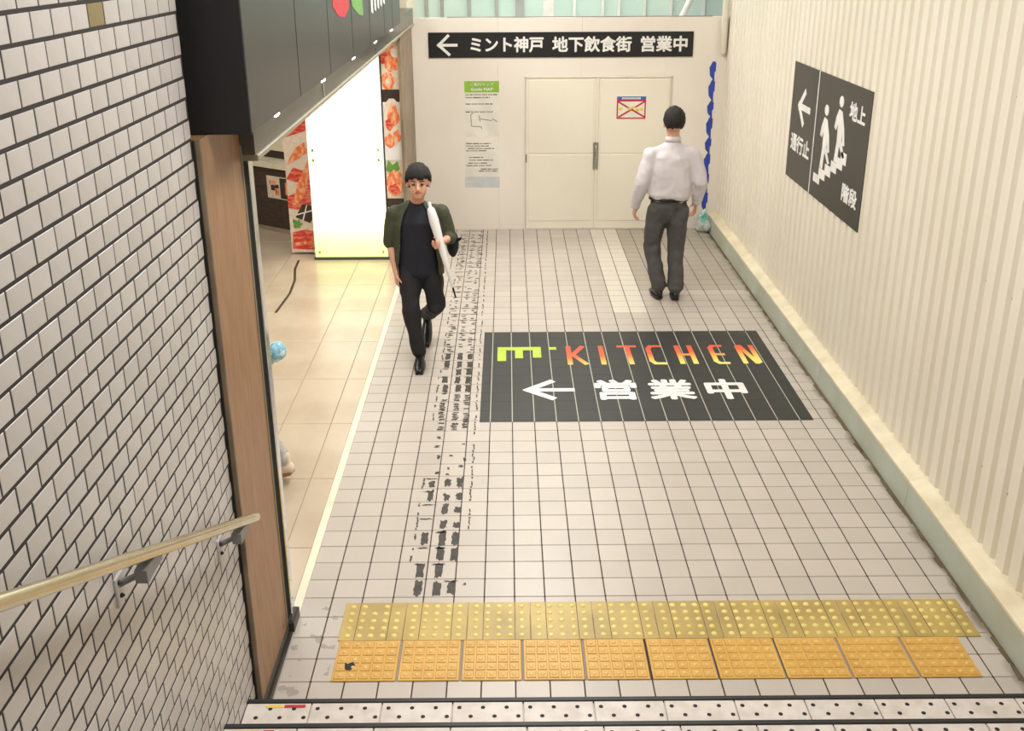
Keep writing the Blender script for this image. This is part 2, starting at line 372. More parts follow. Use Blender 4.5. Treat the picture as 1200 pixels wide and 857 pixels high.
# black glue left where a guiding strip was lifted
gl = MB(); rg = random.Random(3)
def blob(x0, x1, y0, y1, jag):
    n = 5; w = x1-x0; h = y1-y0; J = lambda: rg.uniform(-jag, jag)
    pts = [(x0+w*k/n, y0+J()*h) for k in range(n)]+[(x1+J()*w, y0+h*k/n) for k in range(n)]+[(x1-w*k/n, y1+J()*h) for k in range(n)]+[(x0+J()*w, y1-h*k/n) for k in range(n)]
    gl.poly(pts, (0, 0, .0004), (1, 0, 0), (0, 1, 0), (0, 0, 1), .0004)
for r in range(-4, 41):
    y0, y1 = r*.15+.008, r*.15+.142
    for si, xc in enumerate((-.335, -.240, -.168)):
        xc += (-.012 if r > 12 else 0)*(1 if si < 2 else .4)
        if r < 0 or 12 <= r < 17:
            if rg.random() < (.55 if si == 0 else .9): blob(xc-.020, xc+.019, y0+rg.uniform(-.004, .015), y1-rg.uniform(0, .02), .10)
            if rg.random() < .5: blob(xc-.03, xc+.02, y1-.02, y1-.006, .3)
        elif r < 4:
            if rg.random() < (.4 if si == 0 else .85): h = rg.uniform(.07, .13); blob(xc-.019, xc+.017, y0+rg.uniform(0, .02), y0+h, .16)
            if si == 0: blob(xc-.04, xc+.02, y1-.03, y1-.018, .4)
        elif r < 8:
            for q in range(2):
                if rg.random() < .5: a = rg.uniform(0, .1); b0 = rg.uniform(-.02, .01); blob(xc+b0, xc+b0+rg.uniform(.012, .035), y0+a, y0+a+rg.uniform(.012, .05), .25)
        elif r < 12:
            a = 0
            while a < .12:
                h = rg.uniform(.012, .035)
                if rg.random() < .85: b0 = rg.uniform(-.006, .006); blob(xc-.018+b0, xc+.018+b0, y0+a, y0+a+h, .22)
                a += h+.008
        else:
            for q in range(3):
                if rg.random() < .72: a = .045*q+rg.uniform(0, .02); b0 = rg.uniform(-.02, .01); blob(xc-.012+b0, xc+rg.uniform(.004, .03)+b0, y0+a, y0+a+rg.uniform(.012, .03), .25)
            if rg.random() < .7: blob(xc-.032, xc+.03, y1-.02, y1-.006, .3)
    for xc, w in ((-.100, .0045), (-.390, .005)):
        if (xc > -.2 and r >= 0) or (xc < -.2 and (r > 8 or rg.random() < .3)):
            a = 0
            while a < .125:
                h = rg.uniform(.015, .06); h = min(h, .13-a)
                if rg.random() < (.75 if xc > -.2 else .5): b0 = rg.uniform(-.004, .004); blob(xc-w+b0, xc+w+b0, y0+a, y0+a+h, .3)
                a += h+.006
        elif rg.random() < .5: a = rg.uniform(0, .1); blob(xc-.008, xc+.004, y0+a, y0+a+.02, .4)
tag(gl.build('glue_residue', M['glue'], FL), kind='stuff')
# threshold strip of the shop opening
tag(MB().cbox(-.933, -.889, -.74, 5.0, -.05, .004, .002).build('trim_1', M['strip']), 'cream threshold strip along the shop opening', kind='structure')

# shop floor
SF = empty('floor', (-2, 2, 0), 'beige shop floor of large polished tiles', kind='structure')
MB().box(-5.2, -.933, -1.4, 9.3, -.12, -.003).build('grout_bed', M['shop_grout'], SF)
xs = [-.933, -1.075, -1.40, -2.14, -2.88, -3.62, -4.36, -5.1]; ys = [-1.38, -.9, -.16, .58, 1.32, 2.06, 2.80, 3.54, 4.26, 5.0, 5.74, 6.48, 7.22, 7.96, 8.7, 9.3]
for i in range(len(xs)-1):
    for j in range(len(ys)-1):
        w, h = xs[i]-xs[i+1]-.004, ys[j+1]-ys[j]-.004
        at(MB().cbox(-w/2, w/2, -h/2, h/2, -.006, 0, .001).mesh('floor_tile'), 'floor_tile', ((xs[i]+xs[i+1])/2, (ys[j]+ys[j+1])/2, 0), M['shop_tile'], SF)

# ------------------------------------------------------------------ stairs
for i in range(1, 15):
    y1 = -1.475-.3*(i-1); y0 = y1-.3; z = .15*i
    S = empty('floor' if False else 'stair_step', (.75, y1, 0), kind='structure')
    S['label'] = 'pale tiled stair step with dotted nosing'
    MB().box(-.94, 2.49, y0, y1-.006, 0, z-.012).build('riser_block', M['step'], S)
    MB().cbox(-.94, 2.46, y1-.024, y1, z-.03, z+.002, .003).build('nosing_strip', M['nosing'], S)
    if i > 3:
        MB().box(-.94, 2.46, y0, y1-.03, z-.013, z).build('tread', M['step'], S); continue
    k = 0; x = .178-.285*4-(0 if i % 2 else -.01)
    while x < 2.46:
        a, b_ = max(x+.0025, -.938), min(x+.285-.0025, 2.458)
        if b_-a > .02:
            t = MB().cbox(a, b_, y0+.002, y1-.026, z-.012, z, .002).build('nosing_tile', M['step'], S)
            d = MB()
            for row, yy in ((0, y1-.057), (1, y1-.106)):
                for q in range(3):
                    xx = x+.048+.095*q-.02+(.047 if row else 0)
                    if a+.012 < xx < b_-.012:
                        d.tube([(xx, yy, z-.002), (xx, yy, z+.0012)], [.0095, .0088], n=10, cap=0)
            if d.v: child(tag(d.build('grip_dot', M['hole']), kind='stuff'), t)
        x += .285; k += 1
for (nm, m_, x0, x1, i) in (('yellow', 'yel', -.86, -.79, 1), ('red', 'red', -.785, -.70, 1), ('yellow', 'yel', -.90, -.80, 2), ('red', 'red', -.79, -.75, 2)):
    y1 = -1.475-.3*(i-1); z = .15*i
    tag(MB().box(x0, x1, y1-.052, y1-.036, z+.0003, z+.0016).build('floor_sticker', M[m_]), 'short %s sticker strip at the left end of the %s stair nosing' % (nm, ['lowest', 'second'][i-1]), 'sticker')

# ------------------------------------------------------------------ tactile tiles
def domes(x0, x1, y0, y1, z, n, r, hgt, skip=None):
    d = MB()
    for a in range(n):
        for b_ in range(n):
            if skip and random.random() < skip: continue
            cx = x0+(x1-x0)*(a+.5)/n; cy = y0+(y1-y0)*(b_+.5)/n
            v = []; f = []; K = 8
            for (rr, zz) in ((r, z), (r*.82, z+hgt*.7), (r*.42, z+hgt)):
                v += [(cx+rr*math.cos(2*PI*k/K), cy+rr*math.sin(2*PI*k/K), zz) for k in range(K)]
            for l in range(2):
                for k in range(K): f.append((l*K+k, l*K+(k+1) % K, (l+1)*K+(k+1) % K, (l+1)*K+k))
            f.append(tuple(range(2*K, 3*K))); d.add(v, f)
    return d
for i in range(10):
    x0 = -.674+.2995*i; x1 = x0+.297
    t = empty('tactile_tile', ((x0+x1)/2, -.79, 0), 'worn olive-yellow tactile tile with round domes in the row away from the stairs', 'tactile tile', 'olive tactile tiles')
    if x1 > 2.32: x1 = 2.32
    MB().cbox(x0, x1, -.931, -.648, .0008, .0045, .002).build('base', M['yellow_old'], t)
    for c in range(-5, 16):
        if x0+.01 < c*T < x1-.01: MB().box(c*T-.0016, c*T+.0016, -.929, -.650, .0044, .0049).build('joint_line', M['grime'], t)
    domes(x0+.012, x1-.012, -.925, -.655, .0045, 5, .0145, .0045, 0 if i else .2).build('dome_field', M['yellow_dome'], t, True)['kind'] = 'stuff'
    if i == 0: t['label'] = 'palest olive-yellow tactile tile with worn-off domes at the wooden pillar end'
    if i == 9: t['label'] = 'olive-yellow tactile tile up against the grimy kerb'
UXF, UYF, UZF = (1, 0, 0), (0, 1, 0), (0, 0, 1)
fb = [-.668, -.374, -.094, .182, .460, .748, 1.044, 1.342, 1.634, 1.930, 2.208]
for i in range(10):
    x0, x1 = fb[i]+.006, fb[i+1]-.006
    t = empty('tactile_tile', ((x0+x1)/2, -1.07, 0), 'bright orange tactile mat with square pads in the row beside the stairs', 'tactile tile', 'orange tactile mats')
    MB().cbox(x0, x1, -1.203, -.934, .0008, .006, .002).build('base', M['orange'], t)
    p = MB(); w = (x1-x0-.012)/5; h = .257/5
    for a in range(5):
        for b_ in range(5):
            p.cbox(x0+.006+w*a+.004, x0+.006+w*(a+1)-.004, -1.197+h*b_+.004, -1.197+h*(b_+1)-.004, .005, .0095, .003)
    p.build('pad_grid', M['orange'], t)['kind'] = 'stuff'
    domes(x0+.006, x1-.006, -1.197, -.94, .0095, 5, .011, .003).build('dome_field', M['orange_dome'], t, True)['kind'] = 'stuff'
    if i == 0: t['label'] = 'orange tactile mat with a dark smudge at the wooden pillar end'; MB().poly([(-.61, -1.13), (-.585, -1.14), (-.565, -1.11), (-.58, -1.085), (-.60, -1.10), (-.615, -1.09)], (0, 0, .0096), UXF, UYF, UZF, .002).build('smudge', M['hole'], t)
    if i == 9: t['label'] = 'orange tactile mat at the kerb end with bare floor tile beside it'

# ------------------------------------------------------------------ tiled stair wall (left)
WL = empty('wall_left', (-.95, -2.5, 0), 'white tiled stair wall with dark joints', kind='structure')
MB().box(-1.08, -.9412, -6.4, -1.383, 0, 4.6).build('mortar_bed', M['wall_grout'], WL)
CP, RP, JX, JZ = .108, .0688, .0034, .0050
wt = []
for r in range(0, 64):
    off = .5 if r % 2 else 0
    for c in range(-1, 48):
        y1 = -1.375-(c+off)*CP+.03; y0 = y1-CP+2*JX; y1 = min(y1, -1.385); z0 = .085+r*RP; z1 = z0+RP-2*JZ
        if y1-y0 < .015 or y0 < -6.3: continue
        st = .15*math.floor((-1.475-y1)/.3+1) if y1 < -1.475 else 0
        if z1 < st: continue
        wt.append((y0, y1, z0, z1))
def wkey(q):
    c = Vector((-.94, (q[0]+q[1])/2, (q[2]+q[3])/2)); d = c-CAM
    return d.length**2/max(.05, abs(d.normalized().x)) + (0 if in_view(c) else 1e4)
wt.sort(key=wkey)
wfull = {}
MOL = None
for n_, q in enumerate(wt[:300]):
    w, h = q[1]-q[0], q[3]-q[2]; key = round(w, 4)
    if key not in wfull: wfull[key] = MB().cbox(-.012, 0, -w/2, w/2, -h/2, h/2, .0012, axis=0).mesh('wall_tile')
    o = at(wfull[key], 'wall_tile', (-.94+random.uniform(-.0006, .0006), (q[0]+q[1])/2, (q[2]+q[3])/2), M['wall_tile'], WL)
    if abs((q[0]+q[1])/2+2.05) < .055 and abs((q[2]+q[3])/2-2.90) < .036:
        me = wfull[key].copy(); me.materials.clear(); me.materials.append(M['olive']); o.data = me
rest = MB()
for q in wt[300:]: rest.cbox(-.952, -.94+random.uniform(-.0006, .0006), q[0], q[1], q[2], q[3], .0012, axis=0)
tag(rest.build('wall_tile_field', M['wall_tile'], WL), kind='stuff')

# pillar cladding at the end of the tiled wall, jamb and lintel of the shop opening
P = empty('trim_2', (-.95, -1.1, 0), 'wood-grain pillar panel at the foot of the stairs', kind='structure')
MB().box(-1.06, -.919, -1.355, -.865, 0, 2.413).build('wood_panel', M['woodp'], P)
MB().cbox(-1.06, -.916, -1.369, -1.355, 0, 2.413, .003, axis=0).build('edge_strip', M['post'], P); MB().box(-1.06, -.935, -1.383, -1.369, 0, 2.413).build('shadow_gap', M['blackmatt'], P)
MB().cbox(-1.06, -.914, -.865, -.855, 0, 2.30, .002, axis=0).build('edge_strip', M['lintel_edge'], P)
J = empty('trim_3', (-.92, -.79, 0), 'dark metal jamb of the shop opening', kind='structure')
MB().box(-1.04, -.918, -.855, -.81, 0, 2.262).build('jamb_core', M['blackmatt'], J)
MB().cbox(-1.0, -.902, -.81, -.755, .02, 2.238, .004, axis=0).build('chrome_strip', M['chrome'], J)
MB().cbox(-1.04, -.908, -.755, -.735, 0, 2.238, .004, axis=0).build('jamb_core', M['blackmatt'], J)
MB().cbox(-.99, -.886, -.86, -.735, 0, .06, .012).build('jamb_shoe', M['dark'], J)
MB().box(-.932, -.908, -1.355, -.865, 0, .035).build('skirting', M['dark'], J)
Lt = empty('trim_4', (-.92, 2, 2.3), 'grey metal lintel over the shop opening', kind='structure')
MB().box(-1.04, -.862, -.86, 6.2, 2.262, 2.414).build('lintel_band', M['lintel'], Lt)
MB().cbox(-1.04, -.85, -.86, 6.2, 2.238, 2.262, .004, axis=0).build('lower_lip', M['lintel_edge'], Lt)
for y in (.70, 2.95): MB().box(-.864, -.858, y, y+.018, 2.265, 2.41).build('joint_highlight', M['chrome'], Lt)  # bright strips that draw the highlights at the panel joints
led = emit('led_glow', (255, 255, 250), 25)
for i, y in enumerate((-.515, .618, 1.733, 2.855, 3.947)):
    t = empty('spot_lamp', (-.858, y, 2.37), 'small round white spot lamp on the grey lintel band', 'lamp', 'spot lamps along the lintel')
    MB().tube([(-.866, y, 2.37), (-.852, y, 2.37)], .020, n=16, cap=0).build('bezel', M['chrome'], t, True)
    MB().tube([(-.852, y, 2.37), (-.848, y, 2.37)], .016, n=16, cap=1).build('lens', led, t, True)
F = empty('shop_fascia', (-.86, 1.4, 2.414), 'long charcoal shop fascia box with a black end above the opening', 'signboard')
MB().box(-1.06, -.77, -1.255, 4.0, 2.416, 3.99).build('box', M['fascia'], F)
MB().cbox(-1.06, -.764, -1.27, -1.255, 2.414, 3.99, .003, axis=1, sign=-1).build('end_panel', M['fascia_black'], F)
for y in (-.35, .45, 1.25, 2.05, 2.85, 3.4): MB().box(-.7705, -.7685, y, y+.004, 2.42, 3.98).build('panel_seam', M['dark'], F)
pr = MB()
def fas(pts, m_, nm): MB().poly(pts, (-.77, 0, 0), (0, 1, 0), (0, 0, 1), (1, 0, 0), .002).build(nm, M[m_], F)  # flat colour patches standing in for a reflection on the fascia
fas([(.62, 2.74), (.78, 2.68), (1.0, 2.66), (1.16, 2.70), (1.18, 2.95), (.66, 2.95)], 'red', 'red_reflection')
fas([(1.2, 2.95), (1.3, 2.70), (1.55, 2.64), (1.75, 2.62), (1.72, 2.75), (1.62, 2.95)], 'leaf', 'green_reflection')
for k in range(5): fas([(2.15+.17*k, 2.62+.006*k), (2.23+.17*k, 2.60+.006*k), (2.23+.17*k, 2.95), (2.15+.17*k, 2.95)], 'white', 'white_reflection')
MB().cbox(-.91, -.882, 5.0, 6.2, 0, 2.238, .004, axis=0).build('trim_5', M['post']); tag(bpy.data.objects['trim_5'], 'brown-grey post at the far end of the shop opening', kind='structure')

# ------------------------------------------------------------------ handrail
a = Vector((-.862, -1.375, .943)); b_ = Vector((-.862, -4.4, .943+.511*3.025))
H = empty('handrail', (-.86, -1.4, .94), 'pale metal handrail sloping down the tiled stair wall', 'handrail')
MB().tube([a, a.lerp(b_, .02), b_], .0185, n=20, cap=4).build('rail_tube', M['rail'], H, True)
for t in (.345, .065, .66, .95):
    p = a.lerp(b_, t)
    br = MB(); br.tube([(p.x, p.y+.01, p.z-.02), (p.x-.015, p.y-.01, p.z-.055), (-.935, p.y-.03, p.z-.075)], [(.018, .008)]*3, n=10, side=(0, 1, 0), cap=1)
    bo = br.build('bracket', M['grey'], H, True)
    MB().box(p.x-.022, p.x+.012, p.y-.05, p.y+.07, p.z-.062, p.z-.022).build('saddle', M['grey'], H)
    MB().cbox(-.94, -.933, p.y-.06, p.y+.0, p.z-.135, p.z-.045, .002, axis=0).build('wall_plate', M['wall_tile'], H)
    for dy, dz in ((-.02, -.075), (-.042, -.105), (-.045, -.062)): MB().tube([(-.934, p.y+dy, p.z+dz), (-.929, p.y+dy, p.z+dz)], .007, n=8, cap=1).build('screw', M['black'], H)

# ------------------------------------------------------------------ right wall: corrugated sheet on a kerb
WR = empty('wall_right', (2.48, 1, 0), 'cream corrugated metal wall', kind='structure')
RPT = .1345; prof = []
y = -6.4
k0 = .19+RPT*round((-6.4-.19)/RPT)
ycur = k0
while ycur < 6.4:
    prof += [(ycur-.014, 2.500), (ycur+.014, 2.500), (ycur+.028, 2.479), (ycur+RPT-.028, 2.479)]
    ycur += RPT
v = []; f = []
for i, (yy, xx) in enumerate(prof):
    v += [(xx, yy, .17), (xx, yy, 4.6), (2.56, yy, .17), (2.56, yy, 4.6)]
for i in range(len(prof)-1):
    a0, b0 = 4*i, 4*i+4; f += [(a0, a0+1, b0+1, b0), (a0+2, b0+2, b0+3, a0+3)]
MB().add(v, f).build('corrugated_sheet', M['corr'], WR)
scr = MB().ball((0, 0, 0), (.006, .009, .009), 8, 6).mesh('screw')
for z in (2.36, 1.46, .57):
    yy = .19-2*RPT*8
    while yy < 4.2:
        at(scr, 'screw', (2.498, yy, z), M['grey'], WR); yy += 2*RPT
K = empty('baseboard_right', (2.4, 1, 0), 'grey and cream kerb along the corrugated wall', kind='structure')
yk = [-1.472, .205, 1.9, 3.6, 5.3, 6.2]
for i in range(5):
    y0, y1 = yk[i]+.002, yk[i+1]-.002
    v = []; 
    for yy in (y0, y1): v += [(2.376, yy, -.1), (2.394, yy, .160), (2.55, yy, .160), (2.55, yy, -.1)]
    MB().add(v, [(0, 1, 5, 4), (1, 2, 6, 5), (2, 3, 7, 6), (3, 0, 4, 7), (3, 2, 1, 0), (4, 5, 6, 7)]).build('kerb_block', M['kerb'], K)
    v = []
    for yy in (y0-.001, y1+.001): v += [(2.390, yy, .160), (2.392, yy, .172), (2.465, yy, .200), (2.55, yy, .200), (2.55, yy, .160)]
    MB().add(v, [(0, 1, 6, 5), (1, 2, 7, 6), (2, 3, 8, 7), (3, 4, 9, 8), (4, 0, 5, 9), (4, 3, 2, 1, 0), (5, 6, 7, 8, 9)]).build('kerb_cap', M['kerb_top'], K)

gm = MB(); yy = -1.47
while yy < 6.15:
    h = random.uniform(.04, .12); w = random.uniform(.010, .030)
    gm.poly([(2.380, yy), (2.380-w, yy+.01), (2.380-w*random.uniform(.7, 1.3), yy+h), (2.380, yy+h+.012)], (0, 0, .0004), (1, 0, 0), (0, 1, 0), (0, 0, 1), .0012); yy += h
tag(gm.build('grime_line', M['grime'], K), kind='stuff')

# ------------------------------------------------------------------ hoarding with its double door
B = empty('wall_back', (.75, 6.22, 0), 'white site hoarding closing the passage', kind='structure')
hx = [-.882, .03, .93, 1.83, 2.372]
HZ = 2.312
for i in range(4):
    MB().cbox(hx[i]+.0005, hx[i+1]-.0005, 6.2, 6.25, 0, HZ, .0015, axis=1, sign=-1).build('hoarding_panel', M['hoard'], B)
MB().box(2.372, 2.5, 6.202, 6.25, .0, HZ).build('filler_panel', M['hoard'], B)
MB().tube([(2.43, 6.16, 1.95), (2.43, 6.16, 3.99)], .035, n=14, cap=1).build('corner_pipe', M['corr'], B, True)
D = empty('door_1', (1.11, 6.2, 0), 'cream flush double door in the hoarding', kind='structure')
dz0, dz1 = .018, 1.682
for (x0, x1) in ((.318, .334), (1.895, 1.911)): MB().cbox(x0, x1, 6.184, 6.2, 0, dz1+.016, .003, axis=1, sign=-1).build('door_frame', M['door_edge'], D)
MB().cbox(.318, 1.911, 6.184, 6.2, dz1, dz1+.016, .003, axis=1, sign=-1).build('door_frame', M['door_edge'], D)
MB().cbox(.334, 1.895, 6.186, 6.2, .0, .02, .003, axis=1, sign=-1).build('door_sill', M['door_edge'], D)
for x0, x1 in ((.337, 1.092), (1.126, 1.892)):
    lf = MB().box(x0, x1, 6.194, 6.2, .02, dz1).build('door_leaf', M['door'], D)
    for z0, z1 in ((.10, .852), (.866, 1.665)): child(MB().cbox(x0+.02, x1-.02, 6.188, 6.194, z0, z1, .004, axis=1, sign=-1).build('door_panel', M['door']), lf)
MB().cbox(1.095, 1.123, 6.183, 6.2, .02, dz1, .004, axis=1, sign=-1).build('meeting_stile', M['door'], D)
MB().cbox(1.075, 1.128, 6.170, 6.186, .69, .99, .004, axis=1, sign=-1).build('lock_plate', M['steel'], D)
MB().tube([(1.10, 6.16, .73), (1.10, 6.15, .78), (1.10, 6.15, .90), (1.10, 6.16, .95)], .012, n=10).build('pull_handle', M['steel'], D, True)
MB().box(.326, .34, 6.178, 6.19, .77, .86).build('hinge', M['grey'], D)

# overhead direction sign
NB = Vector((0, -1, 0)); UX = Vector((1, 0, 0)); UZ = Vector((0, 0, 1)); UY = Vector((0, 1, 0))
S = empty('direction_sign', (.7, 6.19, 1.9), 'long black sign with white arrow and Japanese lettering above the doors', 'sign')
SY = 6.186
MB().cbox(-.706, 2.112, SY, 6.1995, 1.902, 2.163, .001, axis=1, sign=-1).build('board', M['black'], S)
def sx(px): return -.705+(px-502)/310*2.81
aw = MB()
def stroke(mb, p, q, w, o, u, v_, n0, th=.0008):
    p = Vector(p); q = Vector(q); d = (q-p).normalized(); n_ = Vector((-d.y, d.x))*w/2
    return mb.poly([p+n_, p-n_, q-n_, q+n_], o, u, v_, n0, th)
cxa = sx(512.5); cza = 2.033
stroke(aw, (cxa+.012, cza), (sx(536), cza), .03, (0, SY, 0), UX, UZ, NB, .0010)
stroke(aw, (cxa, cza-.012), (sx(526), cza+.105), .030, (0, SY, 0), UX, UZ, NB, .0013)
stroke(aw, (cxa, cza+.012), (sx(527), cza-.105), .030, (0, SY, 0), UX, UZ, NB, .0016)
aw.build('arrow', M['white'], S)
for body, p0, p1 in (('ミント神戸', 551, 637), ('地下飲食街', 647, 740.5), ('営業中', 751, 806)):
    text('lettering', body, (sx(p0), SY, 1.955), UX, UZ, sx(p1)-sx(p0), .165, M['white'], S, .03)

# notices on the hoarding
def sheet(name, label, cat, x0, x1, z0, z1, m_='paper'):
    e = empty(name, ((x0+x1)/2, 6.2, z0), label, cat); MB().box(x0, x1, 6.1975, 6.1995, z0, z1).build('sheet', M[m_], e); return e
def ink(e, x0, x1, z0, z1, m_='ink', nm='text_line', d=0): MB().box(x0, x1, 6.1966-d, 6.1976, z0, z1).build(nm, M[m_], e)
n1 = sheet('notice_sheet', 'white map notice with green header taped to the hoarding', 'notice', -.335, .043, 1.06, 1.66)
ink(n1, -.333, .041, 1.535, 1.655, 'green', 'header_band')
text('lettering', 'ご案内マップ', (-.27, 6.1966, 1.603), UX, UZ, .25, .035, M['white'], n1, .01)
text('lettering', 'Guide MAP', (-.265, 6.1966, 1.552), UX, UZ, .24, .034, M['white'], n1, .03)
for z, x1 in ((1.505, .02), (1.475, -.06), (1.405, -.03), (1.32, -.03)):
    x = -.325
    while x < x1: w = random.uniform(.03, .09); ink(n1, x, min(x+w, x1), z, z+.011, random.choice(('ink', 'ink2'))); x += w+.008
for (p, q) in (((-.27, 1.3), (-.265, 1.17)), ((-.265, 1.17), (-.16, 1.165)), ((-.16, 1.165), (-.15, 1.14)), ((-.18, 1.29), (-.17, 1.22)), ((-.17, 1.25), (-.04, 1.23)), ((-.04, 1.25), (.02, 1.22)), ((-.27, 1.3), (-.24, 1.31))):
    mb = MB(); stroke(mb, p, q, .009, (0, 6.1975, 0), UX, UZ, NB, .0012); mb.build('map_line', M['ink'], n1)
n2 = sheet('notice_sheet', 'white text-only notice below the map notice', 'notice', -.345, .033, .61, 1.0)
for z, x0, x1 in ((.975, -.33, -.05), (.948, -.33, -.07), (.92, -.31, -.02), (.895, -.33, -.1), (.82, -.3, -.14), (.79, -.3, -.03), (.757, -.31, -.1), (.73, -.33, -.05), (.69, -.17, .02), (.668, -.19, .02)):
    x = x0
    while x < x1: w = random.uniform(.03, .09); ink(n2, x, min(x+w, x1), z, z+.010, random.choice(('ink', 'ink2'))); x += w+.008
n3 = sheet('notice_sleeve', 'empty pale bluish plastic sleeve under the text notice', 'sleeve', -.345, .038, .488, .606, 'pale_blue')
ink(n3, -.33, -.24, .55, .556, 'paper', 'sleeve_glint')
n4 = empty('warning_sign', (1.48, 6.19, 1.24), 'small red-framed crossed-out sign with blue header on the door', 'sign')
MB().box(1.318, 1.634, 6.1845, 6.1875, 1.245, 1.485).build('sheet', M['paper'], n4)
def wn(x0, x1, z0, z1, m_, nm, d=0): MB().box(x0, x1, 6.1836-d, 6.1846, z0, z1).build(nm, M[m_], n4)
wn(1.318, 1.634, 1.450, 1.485, 'blue', 'header_band'); wn(1.37, 1.575, 1.456, 1.475, 'pale_blue', 'header_text_field', .0006)
wn(1.318, 1.634, 1.432, 1.450, 'red', 'frame_bar'); wn(1.318, 1.634, 1.245, 1.258, 'red', 'frame_bar'); wn(1.318, 1.332, 1.258, 1.432, 'red', 'frame_bar'); wn(1.620, 1.634, 1.258, 1.432, 'red', 'frame_bar')
for k, (p, q) in enumerate((((1.33, 1.430), (1.625, 1.262)), ((1.34, 1.262), (1.62, 1.430)))):
    mb = MB(); stroke(mb, p, q, .017, (0, 6.1845, 0), UX, UZ, NB, .001+.0004*k); mb.build('cross_bar', M['red'], n4)
for c in ((1.455, 1.352), (1.50, 1.365), (1.545, 1.338), (1.36, 1.35), (1.59, 1.345)):
    MB().poly([(c[0]+random.uniform(.016, .03)*math.cos(t_*PI/4), c[1]+.016*math.sin(t_*PI/4)) for t_ in range(8)], (0, 6.1845, 0), UX, UZ, NB, .002).build('yellow_mark', M['yel'], n4)

# blue tape down the corner
tp = MB(); z = 1.85; k = 0
while z > .2:
    h = random.uniform(.17, .25); x0 = 2.325; w = random.uniform(.018, .026)
    tp.poly([(x0+.010, z), (x0+.048, z-.012), (x0+.048, z-h*.5), (x0+.030, z-h*.62), (x0+.040, z-h), (x0+.004, z-h*.86), (x0-.014, z-h*.72), (x0-.022, z-h*.30), (x0-.010, z-h*.22)], (0, 6.199, 0), UX, UZ, NB, .002); z -= h
tp.poly([(2.342, 1.85), (2.362, 1.85), (2.360, .18), (2.340, .18)], (0, 6.199, 0), UX, UZ, NB, .001)
tag(tp.build('masking_tape', M['tape']), 'ragged blue tape running down the hoarding corner by the corrugated wall', 'tape')
# plastic bag on the kerb end
bg = MB()
for c, r in (((2.31, 6.03, .10), .07), ((2.30, 6.06, .18), .055), ((2.345, 6.00, .07), .055), ((2.285, 6.05, .05), .05), ((2.33, 6.07, .235), .03)): bg.ball(c, (r, r*.8, r), 12, 8)
bgo = solid('plastic_bag', bg, M['bagplastic'], None, .006, 2, .012, 22)
tag(bgo, 'crumpled clear plastic bag with teal inside in the floor corner', 'bag')

# ------------------------------------------------------------------ glazing seen over the hoarding
G = empty('window_1', (.7, 7.2, 2.0), 'pale green glazed screen behind the hoarding', kind='structure')
mx = [-2.4, -1.7, -1.0, -.788, -.612, -.299, .014, .278, .904, 1.227, 1.413, 1.707, 2.011, 2.384, 2.7]
for i, x in enumerate(mx):
    w = .05 if abs(x-.278) < .01 else .018
    MB().box(x-w, x+w, 7.17, 7.23, 0, 4.0).build('mullion', M['mullgrey' if w > .03 or x < .6 else 'mull'], G)
for i in range(len(mx)-1): MB().box(mx[i]+.02, mx[i+1]-.02, 7.195, 7.205, 0, 4.0).build('pane', M['teal'], G)
# cable lying along the hoarding top and a white box
cb = MB(); pts = [(-.5+.2*k, 6.215+.012*math.sin(k*1.3), 2.3165) for k in range(15)]
cb.tube(pts, .005, n=8)
tag(cb.build('loose_cable', M['grey'], None, True), 'thin loose cable running along behind the hoarding top', 'cable')
jb = empty('junction_box', (.58, 6.5, 2.3), 'small white box hanging behind the hoarding top edge', 'box')
MB().cbox(.52, .635, 6.45, 6.55, 2.28, 2.50, .006, axis=1, sign=-1).build('case', M['white'], jb)
MB().tube([(.58, 6.5, 2.5), (.58, 6.5, 4.0)], .008, n=8).build('conduit', M['mull'], jb)
pp = MB().tube([(2.02, 6.7, 2.18), (2.3, 6.75, 2.78)], .035, n=14)  # solid stand-in for the reflection of a fluorescent tube
tag(pp.build('tube_reflection', M['mull'], None, True), 'slanting white tube reflection modelled as a solid behind the hoarding top near the corrugated wall', 'reflection')

# ------------------------------------------------------------------ stair sign on the corrugated wall
SX = 2.474
E0 = Vector((SX, 3.55, 1.205)); UU = Vector((0, -1, 0)); NN = Vector((-1, 0, 0))
S = empty('stair_sign', (SX, 2.63, 1.2), 'charcoal sign with white stair pictogram and arrow on the corrugated wall', 'sign')
MB().box(SX, 2.4795, 1.71, 3.545, 1.205, 2.137).build('board', M['dark'], S)
def W2(pts, nm, th=.001): MB().poly(pts, E0, UU, UZ, NN, th).build(nm, M['white'], S)
W2([(.676, 0), (.694, 0), (.694, .932), (.676, .932)], 'divider')
ar = MB(); stroke(ar, (.235, .605), (.53, .605), .05, E0, UU, UZ, NN, .0010); stroke(ar, (.205, .585), (.375, .74), .05, E0, UU, UZ, NN, .0013); stroke(ar, (.205, .625), (.38, .47), .05, E0, UU, UZ, NN, .0016); ar.build('arrow', M['white'], S)
text('lettering', '通行止', E0+UU*.075+UZ*.232, UU, UZ, .53, .145, M['white'], S, .04)
text('lettering', '地上', E0+UU*1.43+UZ*.695, UU, UZ, .32, .125, M['white'], S, .04)
text('lettering', '階段', E0+UU*1.445+UZ*.128, UU, UZ, .315, .132, M['white'], S, .04)
st = [(.765, .118), (.94, .118)]
for k in range(4): st += [(.94+.133*k, .180+.067*k), (1.07+.133*k, .185+.067*k)]
st += [(1.471, .39), (1.471, .452), (1.36, .452)]
stt = [(.765, .175), (.895, .175)]
for k in range(4): stt += [(.895+.118*k, .243+.053*k), (1.02+.118*k, .243+.053*k)]
